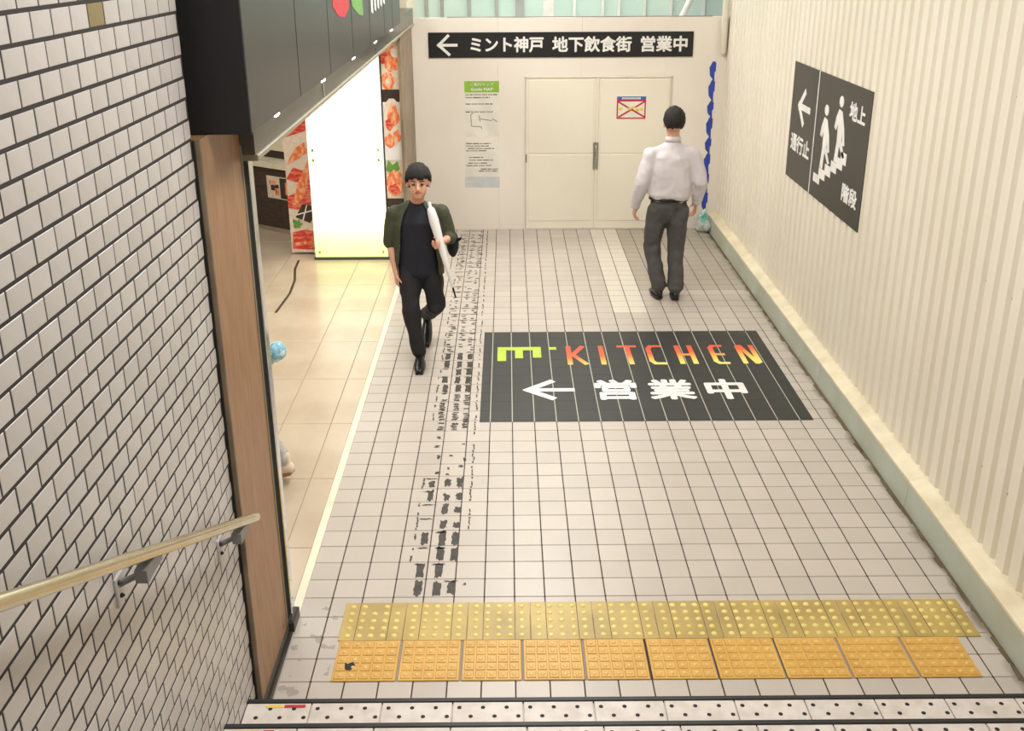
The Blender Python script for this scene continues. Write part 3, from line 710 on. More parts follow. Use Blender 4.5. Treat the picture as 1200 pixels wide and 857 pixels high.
W2([(.765, .118), (.765, .182), (.885, .182), (.885, .245), (1.02, .245), (1.02, .300), (1.15, .300), (1.15, .352), (1.275, .352), (1.275, .402), (1.35, .402), (1.35, .455), (1.468, .455), (1.468, .372), (1.40, .372), (1.40, .325), (1.28, .325), (1.28, .275), (1.16, .275), (1.16, .222), (1.04, .222), (1.04, .170), (.925, .170), (.925, .118)], 'stair_symbol')
def figure(cx, zt):
    hd = [(cx+.048*math.cos(k*PI/8), zt-.04+.04*math.sin(k*PI/8)) for k in range(16)]
    W2(hd, 'figure_head')
    W2([(cx-.035, zt-.095), (cx+.04, zt-.105), (cx+.11, zt-.21), (cx+.15, zt-.325), (cx+.10, zt-.335), (cx+.075, zt-.25), (cx+.075, zt-.30), (cx+.16, zt-.39), (cx+.175, zt-.40), (cx+.135, zt-.415), (cx+.09, zt-.38),
        (cx+.04, zt-.345), (cx+.03, zt-.47), (cx-.045, zt-.47), (cx-.02, zt-.32), (cx-.03, zt-.20), (cx-.06, zt-.25), (cx-.105, zt-.235), (cx-.08, zt-.16)], 'figure_body')
figure(.935, .718); figure(1.245, .825)

# ------------------------------------------------------------------ black floor sign
FS = empty('floor_sign', (1.06, 2.16, 0), 'large black floor sign with green orange and white lettering', 'floor sign')
mx0, mx1, my0, my1 = -.072, 2.192, 1.325, 2.99
MB().box(mx0+.003, mx1-.003, my0+.003, my1-.003, .0006, .0011).build('backing', M['film_pale'], FS)
for c in range(-1, 15):
    for r in range(8, 20):
        x0 = max(c*T+.0032, mx0); x1 = min((c+1)*T-.0032, mx1); y0 = max(r*T+.0006, my0); y1 = min((r+1)*T-.0006, my1)
        if x1-x0 > .01 and y1-y0 > .01: MB().box(x0, x1, y0, y1, .0011, .0019).build('film_panel', M['film'], FS)
FO = Vector((0, 0, .0019)); NZ = Vector((0, 0, 1))
def FP(pts, nm, m_, th=.0005): MB().poly(pts, FO, UX, UY, NZ, th).build(nm, M[m_], FS)
FP([(.04, 2.66), (.384, 2.66), (.384, 2.442), (.318, 2.442), (.318, 2.594), (.240, 2.594), (.240, 2.432), (.178, 2.432), (.178, 2.594), (.108, 2.594), (.108, 2.378), (.04, 2.378)], 'letter', 'lime')
FP([(.450, 2.655), (.508, 2.655), (.508, 2.602), (.450, 2.602)], 'letter', 'lime')
def letter(strokes, w=.040):
    mb = MB(); k = 0
    for pts in strokes:
        for p, q in zip(pts[:-1], pts[1:]):
            p = Vector(p); q = Vector(q); d = (q-p).normalized()*w*.32; stroke(mb, p-d, q+d, w, FO, UX, UY, NZ, .0005+.00008*k); k += 1
    mb.build('letter', M['kitchen'], FS)
a, b_ = 2.312, 2.662; md = (a+b_)/2
letter([[(.603, a), (.603, b_)], [(.715, b_), (.632, md+.01), (.725, a)]])
letter([[(.862, a), (.862, b_)]])
letter([[(1.005, b_), (1.135, b_)], [(1.072, b_-.02), (1.078, a)]])
letter([[(1.335, b_), (1.262, b_), (1.238, b_-.05), (1.238, a+.05), (1.262, a), (1.335, a)]])
letter([[(1.47, a), (1.47, b_)], [(1.572, a), (1.572, b_)], [(1.49, md), (1.55, md)]])
letter([[(1.822, b_), (1.757, b_), (1.735, b_-.04), (1.735, a+.04), (1.757, a), (1.822, a)], [(1.755, md), (1.815, md)]])
letter([[(1.955, a), (1.955, b_-.02), (1.975, b_), (2.045, a), (2.065, a+.02), (2.065, b_)]])
ar = MB(); stroke(ar, (.262, 1.838), (.605, 1.838), .055, FO, UX, UY, NZ, .0005); stroke(ar, (.245, 1.822), (.455, 2.0), .055, FO, UX, UY, NZ, .0006); stroke(ar, (.245, 1.854), (.455, 1.682), .055, FO, UX, UY, NZ, .0007); ar.build('arrow', M['white'], FS)
for ch, x0, x1 in (('営', .752, 1.06), ('業', 1.137, 1.472), ('中', 1.556, 1.848)):
    text('letter', ch, (x0, 1.662, .0019), UX, UY, x1-x0, .348, M['white'], FS, .03, .0006)

# ------------------------------------------------------------------ shop: glowing panel, posters, counter
def lightbox_mat():
    m, nt, b = nodes('lightbox_face'); tc = N(nt, 'ShaderNodeNewGeometry'); sp = N(nt, 'ShaderNodeSeparateXYZ'); nt.links.new(tc.outputs['Position'], sp.inputs[0])
    mr = N(nt, 'ShaderNodeMapRange'); mr.inputs[1].default_value = .04; mr.inputs[2].default_value = .75; nt.links.new(sp.outputs[2], mr.inputs[0])
    cr = N(nt, 'ShaderNodeValToRGB'); nt.links.new(mr.outputs[0], cr.inputs[0]); e = cr.color_ramp.elements
    e[0].color = (.36, .60, .05, 1); e[1].color = (1.0, 1.0, .80, 1); k = e.new(.2); k.color = (.52, .74, .12, 1); k = e.new(.5); k.color = (.90, .95, .40, 1)
    b.inputs['Base Color'].default_value = (.8, .8, .7, 1); nt.links.new(cr.outputs[0], b.inputs['Emission Color']); b.inputs['Emission Strength'].default_value = 1.7
    return m
LB = empty('lightbox', (-1.47, 5.2, 0), 'tall glowing white light panel with lime green foot', 'lightbox')
MB().box(-1.86, -1.09, 5.06, 5.42, 0, .03).build('plinth', M['lintel'], LB)
MB().box(-1.85, -1.10, 5.065, 5.40, .03, 2.9).build('cabinet', M['mull'], LB)
MB().box(-1.842, -1.108, 5.055, 5.065, .035, 2.88).build('glow_panel', lightbox_mat(), LB)
for x in (-1.80, -1.15):
    for z in (.07, 1.02, 1.12, 2.02): MB().box(x-.012, x+.012, 5.052, 5.055, z, z+.03).build('printed_mark', M['lime'], LB)
def poster(name, label, x0, x1, y, z0, z1, arts, bg='rice'):
    e = empty(name, ((x0+x1)/2, y, z0), label, 'poster'); MB().box(x0, x1, y, y+.04, z0, z1).build('board', M[bg], e)
    for i, (m_, pts) in enumerate(arts): MB().poly([(x0+min(1, max(0, u))*(x1-x0), q) for u, q in pts], (0, y, 0), UX, UZ, NB, .001+.0006*i).build('print', M[m_], e)
    return e
def oval(cx, cz, rx, rz, n=14, jag=.0, ph=0): return [(cx+rx*(1+jag*math.sin(5*k+ph))*math.cos(2*PI*k/n), cz+rz*(1+jag*math.cos(3*k+ph))*math.sin(2*PI*k/n)) for k in range(n)]
def blk(z0, z1): return [(0, z0), (1, z0), (1, z1), (0, z1)]
arts = [('plum', blk(1.55, 2.3)), ('tuna', [(0, 1.22), (1, 1.30), (1, 1.62), (.7, 1.66), (.35, 1.55), (0, 1.50)]), ('tuna', [(.05, 1.66), (.55, 1.70), (.8, 1.78), (.4, 1.85), (0, 1.78)]),
        ('salmon', [(.05, .95), (.45, 1.12), (.8, 1.18), (.9, 1.08), (.6, 1.02)]), ('tuna', [(0, .80), (.3, .92), (1, .86), (1, .70), (.5, .76)]), ('tuna', [(0, .62), (.9, .72), (1, .55), (.35, .48), (0, .50)]),
        ('salmon', [(.15, .5), (.6, .6), (1, .92), (.9, 1.0), (.4, .74)]), ('plum', [(.25, .40), (.8, .34), (1, .42), (1, .52), (.55, .54)]), ('white', [(.3, .42), (1, .47), (1, .485), (.3, .435)]), ('white', [(.5, .37), (.7, .53), (.74, .53), (.56, .37)]),
        ('leaf', oval(.3, .33, .22, .045, 12, .4)), ('tuna', [(.05, .06), (.95, .04), (1, .24), (.6, .27), (.1, .24)]), ('salmon', [(.1, .10), (.9, .12), (.9, .15), (.1, .13)]), ('rice', [(.15, .035), (.95, .02), (.95, .05), (.15, .06)])]
poster('food_poster', 'tall poster of red sliced fish at the left of the glowing panel', -2.13, -1.865, 5.27, .02, 2.6, arts)
arts = [('salmon', oval(.35, 2.12, .42, .10, 14, .15)), ('tuna', oval(.2, 2.02, .3, .06, 12, .2)), ('salmon', oval(.6, 1.97, .45, .08, 14, .15, 1)), ('rice', oval(.75, 2.07, .2, .05, 10, .2)), ('salmon', oval(.35, 1.80, .38, .085, 14, .15, 2)), ('rice', oval(.35, 1.80, .15, .03)),
        ('plum', blk(1.60, 1.72)), ('white', blk(1.03, 1.60)), ('rice', oval(.5, 1.40, .6, .24)), ('salmon', oval(.55, 1.47, .35, .11, 14, .2)), ('tuna', oval(.3, 1.38, .2, .06, 10, .2)), ('salmon', oval(.3, 1.22, .28, .07, 12, .2, 3)), ('salmon', oval(.75, 1.27, .22, .06, 10, .2)),
        ('leaf', [(0, .93), (.15, 1.03), (.4, .98), (.7, 1.02), (.8, .94), (.4, .89)]), ('salmon', oval(.5, .80, .5, .13, 16, .1)), ('tuna', oval(.45, .74, .3, .05, 10, .2)), ('plum', blk(.55, .64)), ('rice', blk(.3, .55))]
poster('food_poster', 'narrow poster of orange seafood dishes between glowing panel and brown post', -1.085, -.913, 5.08, .02, 2.235, arts, 'rice')
CT = empty('shop_counter', (-2.45, 6.1, 0), 'dark walnut shop counter with pale top behind the food poster', 'counter')
ang = math.atan2(-.26, .40); CT.rotation_euler = (0, 0, ang); ROOT['ctl'] = (0, 0, 0)
def ct(name, x0, x1, y0, y1, z0, z1, m_):
    o = MB().box(x0, x1, y0, y1, z0, z1).build(name, M[m_]); o.parent = CT; return o
ct('body', -1.6, .9, .02, .6, .06, .74, 'walnut'); ct('toe_kick', -1.6, .9, .05, .6, 0, .06, 'shop_wall')
for k in range(6): ct('front_panel', -1.6+.417*k+.002, -1.6+.417*(k+1)-.002, 0, .02, .06, .50, 'walnut'); ct('front_panel', -1.6+.417*k+.002, -1.6+.417*(k+1)-.002, 0, .02, .504, .72, 'walnut')
ct('counter_top', -1.62, .92, -.03, .62, .74, .80, 'strip'); ct('upstand', -1.6, .9, .20, .6, .80, .90, 'plum'); ct('upper_shelf', -1.6, .9, .14, .62, .90, .99, 'strip'); ct('display_panel', -1.6, .9, .30, .60, .99, 1.5, 'shop_wall')
ct('bottle_dark', -.1, .05, .22, .30, .99, 1.06, 'plum') if False else None
me_ = empty('menu_card', (-2.36, 6.03, .4), 'small pictured menu card on the dark counter front', 'menu'); me_.rotation_euler = (0, 0, ang)
def mc(nm, x0, x1, z0, z1, m_, d): o = MB().box(x0, x1, -.008-d, -.004, z0, z1).build(nm, M[m_]); o.parent = me_
me_.location = (-2.45-.05*math.cos(ang), 6.1-.05*math.sin(ang), .40)
mc('card', -.06, .33, .0, .25, 'rice', 0); mc('print', .14, .33, .01, .24, 'plum', .001); mc('print', .0, .12, .09, .16, 'plum', .001); mc('print', -.02, .08, .15, .20, 'salmon', .0014); mc('print', .06, .12, .04, .12, 'salmon', .0016); mc('print', .22, .26, .06, .20, 'salmon', .0018); mc('print', .25, .31, .03, .12, 'tuna', .002)
yb = empty('yellow_sign', (-2.4, 6.5, 1.0), 'yellow menu strip standing on the counter shelf', 'menu'); yb.rotation_euler = (0, 0, ang)
for nm, x0, x1, z0, z1, m_, d in (('card', -.35, .5, 0, .17, 'yel', 0), ('print', .18, .26, .06, .11, 'black', .001), ('print', -.1, .1, .06, .11, 'black', .001)):
    o = MB().box(x0, x1, -.01-d, 0, z0, z1).build(nm, M[m_]); o.parent = yb
tag(MB().box(-5.2, -.95, 9.2, 9.3, 0, 4.0).build('wall_shop_back', M['shop_wall']), 'cream wall at the back of the shop', kind='structure')
tag(MB().box(-5.3, -5.2, -1.4, 9.3, 0, 4.0).build('wall_shop_left', M['shop_wall']), 'cream side wall of the shop', kind='structure')
tag(MB().box(-5.2, -1.06, -1.48, -1.4, 0, 4.0).build('wall_shop_front', M['shop_wall']), 'cream front wall of the shop', kind='structure')
tag(MB().box(-1.04, -.93, 6.25, 9.2, 0, 4.0).build('wall_shop_right', M['shop_wall']), 'cream inner wall beyond the hoarding', kind='structure')
cv = MB().tube([(-2.02, 5.05, .003), (-2.0, 4.75, .003), (-1.93, 4.4, .003), (-1.9, 4.0, .003), (-1.92, 3.5, .003)], [(.012, .003)]*5, n=8, side=(1, 0, 0))
tag(cv.build('floor_curve_strip', M['walnut'], None, True), 'dark strip curving over the beige shop floor', 'cable')  # narrow dark strip curving across the shop floor

# ------------------------------------------------------------------ people
def lerp(a, b, t): return Vector(a).lerp(Vector(b), t)
def hand(mb, wrist, d, nrm, s, thumb, curl=.5, grip=False):
    # palm from the wrist along d; palm faces nrm; thumb leaves the side 'thumb' (a vector)
    d = Vector(d).normalized(); nrm = Vector(nrm); nrm = (nrm-d*nrm.dot(d)).normalized(); w = d.cross(nrm); 
    if w.dot(Vector(thumb)) < 0: w = -w
    wrist = Vector(wrist)
    mb.tube([wrist-d*.01, wrist+d*.035*s, wrist+d*.088*s], [(.027*s, .019*s), (.038*s, .016*s), (.040*s, .014*s)], n=12, side=w, cap=2)
    for k, ln in enumerate((.070, .080, .074, .058)):
        o = wrist+d*.083*s+w*(.029-.0195*k)*s; p = o; c = curl*.55; pts = [o-d*.02*s]; ang_ = 0
        pts.append(p)
        for seg in (.42, .32, .26):
            ang_ += c if not grip else 1.0
            p = p+(d*math.cos(ang_)+nrm*math.sin(ang_))*ln*seg*s; pts.append(p)
        mb.tube(pts, [.0095*s, .0092*s, .0088*s, .008*s, .0068*s], n=8, cap=2)
    o = wrist+d*.028*s+w*.030*s
    mb.tube([o-w*.012*s, o+(w*.6+d*.55+nrm*.35).normalized()*.032*s, o+(w*.45+d*.8+nrm*.5).normalized()*.064*s], [.012*s, .0105*s, .008*s], n=8, cap=2)
def head_mesh(mb, c, f, s, up=(0, 0, 1)):
    f = Vector(f).normalized(); u = Vector(up); r = f.cross(u).normalized()
    R = Matrix((r, f, u)).transposed()
    P = lambda x, y, z: Vector(c)+R @ Vector((x*s, y*s, z*s))
    mb.ball(P(0, -.012, .03), (.075*s, .093*s, .090*s), 18, 12, rot=R)
    mb.ball(P(0, .018, -.04), (.060*s, .070*s, .075*s), 16, 10, rot=R)
    mb.ball(P(0, .055, -.085), (.030*s, .028*s, .024*s), 12, 8, rot=R)
    mb.tube([P(0, .082, .012), P(0, .098, -.012), P(0, .100, -.028)], [.008*s, .011*s, .014*s], n=8)
    for q in (-1, 1): mb.ball(P(.077*q, -.008, -.008), (.010*s, .019*s, .032*s), 10, 8, rot=R)
    return P, R
def shoulders(b, nk, sh, el, r0, r1, n=16):
    nk, sh, el = Vector(nk), Vector(sh), Vector(el)
    b.tube([nk, lerp(nk, sh, .5)-Vector((0, 0, .004)), lerp(nk, sh, .93)], [r0*.95, r0, r0*.92], n=n, cap=3)
    b.tube([lerp(sh, el, .06), lerp(sh, el, .5), lerp(sh, el, 1.0)], [r1, r1*.95, r1*.88], n=n, cap=3)
def person(name, label, root, Jn, f, s, look=None, hsc=1.1, mop=0):
    e = empty(name, root, label, 'person')
    f = Vector(f).normalized(); rt = f.cross(Vector((0, 0, 1))).normalized()
    b = MB()
    hc = Vector(Jn['head']); hs = s*hsc; P, R = head_mesh(b, hc, look or f, hs)
    nk = Vector(Jn['neck'])
    b.tube([nk-Vector((0, 0, .06*s)), nk, hc-Vector((0, 0, .06*s))], [.062*s, .056*s, .052*s], n=14)
    pv = Vector(Jn['pelvis']); ch = Vector(Jn['chest'])
    b.tube([pv-Vector((0, 0, .05*s)), lerp(pv, ch, .35), ch, nk-Vector((0, 0, .05*s))], [(.14*s, .09*s), (.12*s, .085*s), (.14*s, .09*s), (.06*s, .05*s)], n=18, side=rt)
    for k in 'LR':
        sh, el, wr = Jn['sh'+k], Jn['el'+k], Jn['wr'+k]
        b.tube([lerp(ch, sh, .6), sh, lerp(sh, el, .5), el, lerp(el, wr, .35), wr], [.045*s, .044*s, .040*s, .036*s, .036*s, .024*s], n=12)
        hp, kn, an = Jn['hip'+k], Jn['kn'+k], Jn['an'+k]
        b.tube([hp, kn, an], [.065*s, .045*s, .035*s], n=12)
        hd, hn, th = Jn['hand'+k][:3]; hand(b, wr, hd, hn, s, th, *(Jn['hand'+k][3:]))
    body = solid('body', b, M['skin'], e, .0055, 3)
    for q in (-1, 1):
        eb = MB(); eb.ball(P(.031*q, .083, .004), (.014*s, .008*s, .008*s), 10, 6, rot=R); eb.build('eye', M['eye'], e, True)
        eb = MB(); eb.tube([P(.016*q, .087, .026), P(.032*q, .086, .030), P(.048*q, .078, .026)], .0035*s, n=6); eb.build('eyebrow', M['hair'], e, True)
    lp = MB(); lp.tube([P(-.024, .079, -.055), P(0, .088, -.054), P(.024, .079, -.055)], [(.004*s, .004*s), (.007*s, .006*s), (.004*s, .004*s)], n=8); lp.build('mouth', M['lip'], e, True)
    # hair: cap over crown, sides and nape
    h = MB(); v = []; fc = []; n_, m_ = 40, 22
    for i in range(m_+1):
        th = PI*i/m_
        for k in range(n_):
            ph = 2*PI*k/n_; d = Vector((math.sin(th)*math.cos(ph), math.sin(th)*math.sin(ph), math.cos(th)))
            front = d.y
            lim = (.34 if front > .55 else .34-(.55-front)*1.0 if front > -.2 else -.35)
            lim = max(lim, -.55) if front > -.2 else -.62
            lim += .16*noise.noise(Vector((math.atan2(d.x, d.y)*4, 0, 3))+hc)-mop*(.22 if front > -.2 else .0)
            inside = d.z < lim
            k_ = (1.04+.06*mop if not inside else .78)+.05*noise.noise(d*5+hc)+.03*noise.noise(d*13)
            k_ += .06*max(0, d.z)*(.6+.4*front)+.05*noise.noise(Vector((d.x*9, d.y*9, d.z*3))+hc)
            v.append(P(d.x*.086*k_, -.016+d.y*.104*k_, .028+d.z*.101*k_))
    for i in range(m_):
        for k in range(n_):
            j = (k+1) % n_; fc.append((i*n_+k, (i+1)*n_+k, (i+1)*n_+j, i*n_+j))
    h.add(v, fc); h.build('hair', M['hair'], e, True)
    return e, P, R, rt
def trousers(e, Jn, s, rt, m_, waist, rk=(.088, .068, .062), fold=.010):
    b = MB(); pv = Vector(Jn['pelvis'])
    b.tube([pv-Vector((0, 0, .06*s)), pv, Vector((pv.x, pv.y, waist))], [(.150*s, .105*s), (.168*s, .118*s), (.150*s, .106*s)], n=20, side=rt, cap=1)
    for k in 'LR':
        hp, kn, an = Vector(Jn['hip'+k]), Vector(Jn['kn'+k]), Vector(Jn['an'+k])
        b.tube([hp, lerp(hp, kn, .4), kn, lerp(kn, an, .5), lerp(kn, an, .97)], [.094*s, rk[0]*s, rk[1]*s, rk[2]*s, rk[2]*s], n=16, cap=1)
    return solid('trousers', b, M[m_], e, .008, 4, fold, 9, (1, 1, .8))
def shoe(e, an, toe, s, m_, sole_m=None, name='shoe'):
    an = Vector(an); toe = Vector(toe); d = (toe-an); d.z = 0; d.normalize()
    heel = an-d*.045*s; pitch = toe.z-(an.z-.075*s)
    ln = .26*s
    def G(t, z): q = heel+d*ln*t; base = (an.z-.075*s)+(toe.z-.02*s-(an.z-.075*s))*min(1, t/.75); return Vector((q.x, q.y, base+z*s))
    b = MB()
    b.tube([G(.05, .04), G(.3, .045), G(.6, .036), G(.85, .028), G(.97, .024)], [(.034*s, .038*s), (.037*s, .042*s), (.045*s, .032*s), (.042*s, .022*s), (.026*s, .014*s)], n=14, side=Vector((-d.y, d.x, 0)))
    b.tube([an-Vector((0, 0, .03*s)), an+Vector((0, 0, .03*s))], [.042*s, .040*s], n=12)
    o = solid(name, b, M[m_], e, .006, 3)
    b = MB(); n0 = 14; pts = []
    for k in range(10):
        t = k/9; w = (.030+.016*math.sin(PI*min(1, t*1.1)) if t < .9 else .030)*s; pts.append((t, w))
    v = []; side = Vector((-d.y, d.x, 0))
    for t, w in pts:
        for sg in (-1, 1):
            for z in (0, .018): v.append(G(t*1.04-.02, z)+side*sg*w)
    f_ = []
    for k in range(9):
        a0 = 4*k; c0 = a0+4; f_ += [(a0+1, c0+1, c0+3, a0+3), (a0, a0+2, c0+2, c0), (a0, c0, c0+1, a0+1), (a0+2, a0+3, c0+3, c0+2)]
    f_ += [(0, 1, 3, 2), (36, 38, 39, 37)]
    so = b.add(v, f_).build('sole', M[sole_m or m_]); child(so, o)
    return o

# walker coming towards the stairs
Y = 2.5
J1 = dict(head=(-.528, Y-.06, 1.398), neck=(-.545, Y-.01, 1.25), chest=(-.55, Y, 1.09), pelvis=(-.545, Y+.02, .785),
    shR=(-.716, Y, 1.165), elR=(-.762, Y+.03, .925), wrR=(-.722, Y-.05, .705), handR=((.02, -.08, -1), (1, .3, 0), (.2, -1, 0), .7),
    shL=(-.378, Y+.01, 1.165), elL=(-.315, Y+.03, .955), wrL=(-.345, Y-.17, .985), handL=((-.45, -.75, -.1), (-.75, .35, -.1), (0, 0, 1), .9, True),
    hipR=(-.625, Y+.02, .765), knR=(-.615, Y-.12, .425), anR=(-.553, Y-.17, .085), toeR=(-.545, Y-.36, .02),
    hipL=(-.465, Y+.02, .765), knL=(-.425, Y-.04, .425), anL=(-.535, Y+.36, .215), toeL=(-.535, Y+.22, .03))
e1, P1, R1, rt1 = person('person', 'person in olive overshirt and navy top walking with a white umbrella', (-.55, Y-.15, 0), J1, (.05, -1, 0), .92, None, 1.12, 1)
trousers(e1, J1, .92, rt1, 'black_cotton', .86, (.098, .080, .066), .012)
s = .92; b = MB()
b.tube([(-.548, Y+.01, .70), (-.55, Y+.005, .80), (-.55, Y, .95), (-.55, Y, 1.10), (-.55, Y, 1.17), (-.547, Y-.01, 1.235)], [(.165, .118), (.162, .116), (.152, .112), (.165, .118), (.130, .09), (.066, .058)], n=22, side=rt1, cap=1)
solid('t_shirt', b, M['navy'], e1, .008, 3, .007, 9)
b = MB(); sec = [(.68, .195, .142), (.80, .190, .138), (.95, .182, .134), (1.08, .190, .136), (1.16, .170, .112), (1.21, .115, .085), (1.245, .078, .070)]
na = 26; v = []; fc = []
for i, (z, a_, c_) in enumerate(sec):
    op = [1.0, .92, .8, .66, .6, .62, .7][i]
    for lay in (0, 1):
        for k in range(na):
            th = -PI/2+op+(2*PI-2*op)*k/(na-1)
            aa, cc = (a_, c_) if lay == 0 else (a_-.014, c_-.014)
            v.append((-.55+aa*math.cos(th), Y+cc*math.sin(th), z))
idx = lambda i, lay, k: (i*2+lay)*na+k
for i in range(len(sec)-1):
    for k in range(na-1):
        fc.append((idx(i, 0, k), idx(i, 0, k+1), idx(i+1, 0, k+1), idx(i+1, 0, k))); fc.append((idx(i, 1, k+1), idx(i, 1, k), idx(i+1, 1, k), idx(i+1, 1, k+1)))
    fc.append((idx(i, 1, 0), idx(i, 0, 0), idx(i+1, 0, 0), idx(i+1, 1, 0))); fc.append((idx(i, 0, na-1), idx(i, 1, na-1), idx(i+1, 1, na-1), idx(i+1, 0, na-1)))
for k in range(na-1):
    fc.append((idx(0, 0, k+1), idx(0, 0, k), idx(0, 1, k), idx(0, 1, k+1))); L = len(sec)-1; fc.append((idx(L, 0, k), idx(L, 0, k+1), idx(L, 1, k+1), idx(L, 1, k)))
b.add(v, fc)
for k in 'LR':
    sh, el, wr = Vector(J1['sh'+k]), Vector(J1['el'+k]), Vector(J1['wr'+k])
    shoulders(b, (-.55+(.05 if k == 'L' else -.05), Y, 1.20), sh, el, .048, .066)
    if k == 'L': b.tube([el, lerp(el, wr, .35)], [.058, .054], n=14, cap=1)
solid('overshirt', b, M['olive_shirt'], e1, .0065, 2, .008, 10)
shoe(e1, J1['anR'], J1['toeR'], .95, 'leather'); shoe(e1, J1['anL'], J1['toeL'], .95, 'leather')
um = empty('umbrella', (-.36, 2.32, .62), 'closed white umbrella held by the walking person', 'umbrella')
A = Vector((-.432, 2.335, 1.215)); Bq = Vector((-.272, 2.235, .615)); 
MB().tube([lerp(A, Bq, 0), lerp(A, Bq, .12), lerp(A, Bq, .4), lerp(A, Bq, .7), lerp(A, Bq, .93)], [.030, .036, .028, .019, .009], n=14).build('canopy', M['umbrella'], um, True)
MB().tube([lerp(A, Bq, .93), lerp(A, Bq, 1.06)], [.008, .006], n=8).build('tip', M['black'], um, True)
hk = [A+Vector((.004, 0, -.01)), A+Vector((-.008, .01, .03)), A+Vector((-.012, .016, .048))]
MB().tube(hk, .013, n=8).build('handle', M['umbrella'], um, True)
bgk = MB(); bgk.ball((-.30, Y+.16, .87), (.05, .09, .11), 14, 10); bgk.tube([(-.29, Y+.14, .90), (-.25, Y+.08, .925), (-.225, Y+.05, .945)], [(.03, .02), (.022, .012), (.008, .006)], n=10)
tag(solid('shoulder_bag', bgk, M['black_cotton'], None, .008, 2, .006, 12), 'small black bag behind the hip of the person with umbrella', 'bag')

# walker seen from behind
Y = 3.85
J2 = dict(head=(1.560, Y+.0, 1.590), neck=(1.562, Y-.01, 1.44), chest=(1.56, Y, 1.25), pelvis=(1.545, Y, .86),
    shL=(1.385, Y, 1.325), elL=(1.298, Y-.05, 1.075), wrL=(1.262, Y+.05, .845), handL=((-.05, .25, -1), (1, 0, 0), (0, 1, 0), .7),
    shR=(1.737, Y, 1.325), elR=(1.812, Y-.05, 1.085), wrR=(1.806, Y+.06, .875), handR=((-.05, .25, -1), (-1, 0, 0), (0, 1, 0), .7),
    hipL=(1.455, Y, .84), knL=(1.425, Y+.06, .48), anL=(1.492, Y-.03, .095), toeL=(1.470, Y+.16, .022),
    hipR=(1.635, Y, .84), knR=(1.640, Y+.02, .47), anR=(1.640, Y-.06, .085), toeR=(1.660, Y+.14, .02))
e2, P2, R2, rt2 = person('person', 'person in pale long-sleeved shirt and charcoal trousers walking away', (1.55, Y, 0), J2, (0, 1, 0), 1.0, None, 1.06)
trousers(e2, J2, 1.0, rt2, 'trouser', .95, (.096, .080, .072), .013)
b = MB()
b.tube([(1.548, Y, .935), (1.55, Y, .965), (1.553, Y, 1.03), (1.556, Y, 1.2), (1.56, Y, 1.30), (1.56, Y, 1.37), (1.562, Y-.005, 1.435)], [(.176, .122), (.196, .140), (.196, .142), (.200, .138), (.190, .120), (.128, .085), (.066, .062)], n=24, side=rt2, cap=1)
for k in 'LR':
    sh, el, wr = Vector(J2['sh'+k]), Vector(J2['el'+k]), Vector(J2['wr'+k])
    shoulders(b, (1.56+(.055 if k == 'R' else -.055), Y, 1.375), sh, el, .052, .074); b.tube([el, lerp(el, wr, .5), lerp(el, wr, .9)], [.064, .058, .048], n=16, cap=2)
solid('shirt', b, M['shirt'], e2, .008, 3, .011, 8, (1, 1, 1))
MB().tube([(1.562, Y-.005, 1.425), (1.562, Y+.002, 1.470)], [(.070, .068), (.066, .064)], n=20, cap=0).build('collar', M['shirt'], e2, True)
MB().tube([(1.546, Y, .918), (1.547, Y, .948)], [(.176, .124), (.174, .122)], n=28, side=(1, 0, 0), cap=0).build('belt', M['leather'], e2, True)
for k in 'LR':
    el, wr = Vector(J2['el'+k]), Vector(J2['wr'+k])
    MB().tube([lerp(el, wr, .84), lerp(el, wr, 1.04)], [.044, .041], n=16, cap=0).build('cuff', M['shirt'], e2, True)
shoe(e2, J2['anL'], J2['toeL'], 1.0, 'leather'); shoe(e2, J2['anR'], J2['toeR'], 1.0, 'leather')

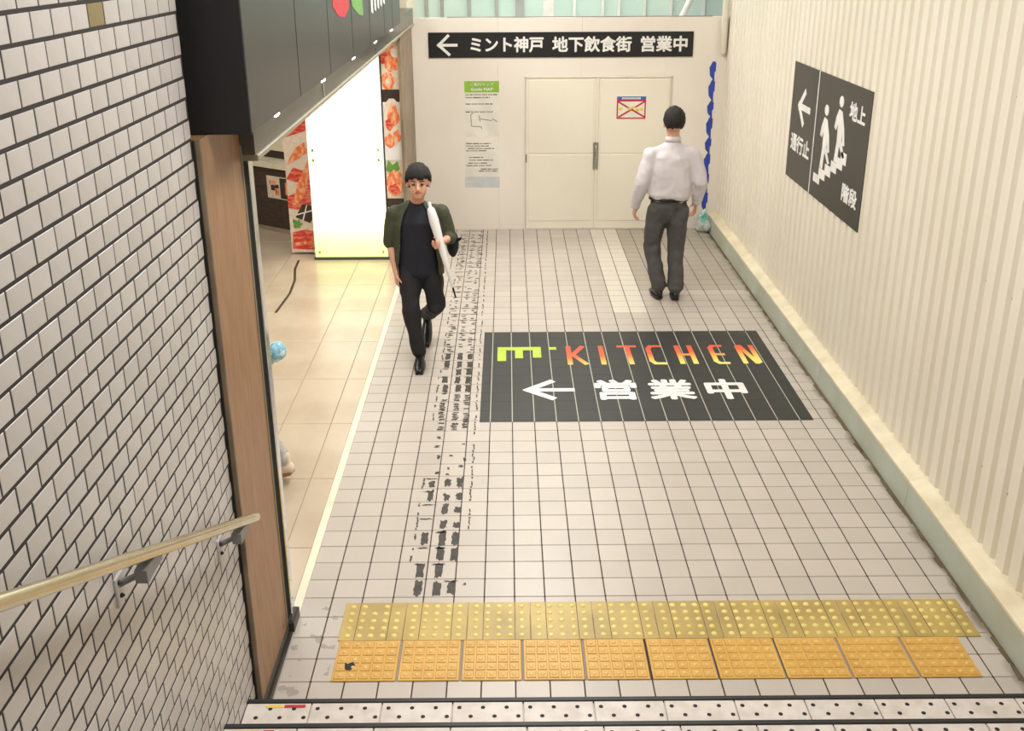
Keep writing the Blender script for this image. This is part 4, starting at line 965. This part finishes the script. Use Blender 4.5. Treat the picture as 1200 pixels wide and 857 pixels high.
# shopper stepping away behind the jamb
Y = .85
J3 = dict(head=(-1.74, Y+.05, 1.50), neck=(-1.70, Y+.02, 1.36), chest=(-1.68, Y+.02, 1.16), pelvis=(-1.62, Y, .82),
    shL=(-1.70, Y-.16, 1.29), elL=(-1.60, Y-.24, 1.02), wrL=(-1.42, Y-.22, .90), handL=((1, -.0, -.25), (0, .3, -1), (0, -1, 0), .8),
    shR=(-1.70, Y+.2, 1.29), elR=(-1.74, Y+.24, 1.0), wrR=(-1.86, Y+.2, .84), handR=((-.6, 0, -.8), (0, -1, 0), (-1, 0, 0), .7),
    hipL=(-1.60, Y-.08, .80), knL=(-1.49, Y-.14, .45), anL=(-1.285, Y-.20, .135), toeL=(-1.43, Y-.16, .02),
    hipR=(-1.62, Y+.08, .80), knR=(-1.78, Y+.1, .45), anR=(-1.86, Y+.1, .09), toeR=(-2.04, Y+.12, .02))
J3 = {k: tuple(Vector(q)+Vector((.065, -.1, 0))) if not k.startswith('hand') else q for k, q in J3.items()}
e3, P3, R3, rt3 = person('person', 'person in pale trousers and beige shoes half hidden behind the dark jamb', (-1.55, Y-.15, 0), J3, (-1, .1, 0), .95)
trousers(e3, J3, .92, rt3, 'grey_cotton', .9, (.086, .068, .058))
Y = .75; b = MB(); b.tube([(-1.565, Y, .78), (-1.595, Y, 1.0), (-1.615, Y, 1.15), (-1.625, Y, 1.26), (-1.635, Y, 1.345)], [(.17, .12), (.165, .115), (.17, .12), (.15, .1), (.06, .056)], n=20, side=rt3, cap=1)
for k in 'LR':
    sh, el, wr = Vector(J3['sh'+k]), Vector(J3['el'+k]), Vector(J3['wr'+k]); b.tube([lerp((-1.625, Y+.02, 1.25), sh, .55), sh, el, lerp(el, wr, .8)], [.055, .064, .054, .044], n=14, cap=1)
solid('jacket', b, M['navy'], e3, .009, 3, .006)
shoe(e3, J3['anL'], J3['toeL'], 1.0, 'beige_shoe', 'tan'); shoe(e3, J3['anR'], J3['toeR'], 1.0, 'beige_shoe', 'tan')
bb = MB(); bb.ball((-1.20, Y-.22, .855), (.055, .06, .062), 14, 10); bb.ball((-1.235, Y-.21, .80), (.03, .04, .04), 10, 8)
tag(solid('pouch', bb, M['bluebag'], None, .006, 2, .012, 14), 'pale blue and white pouch held out beside the dark jamb', 'pouch')
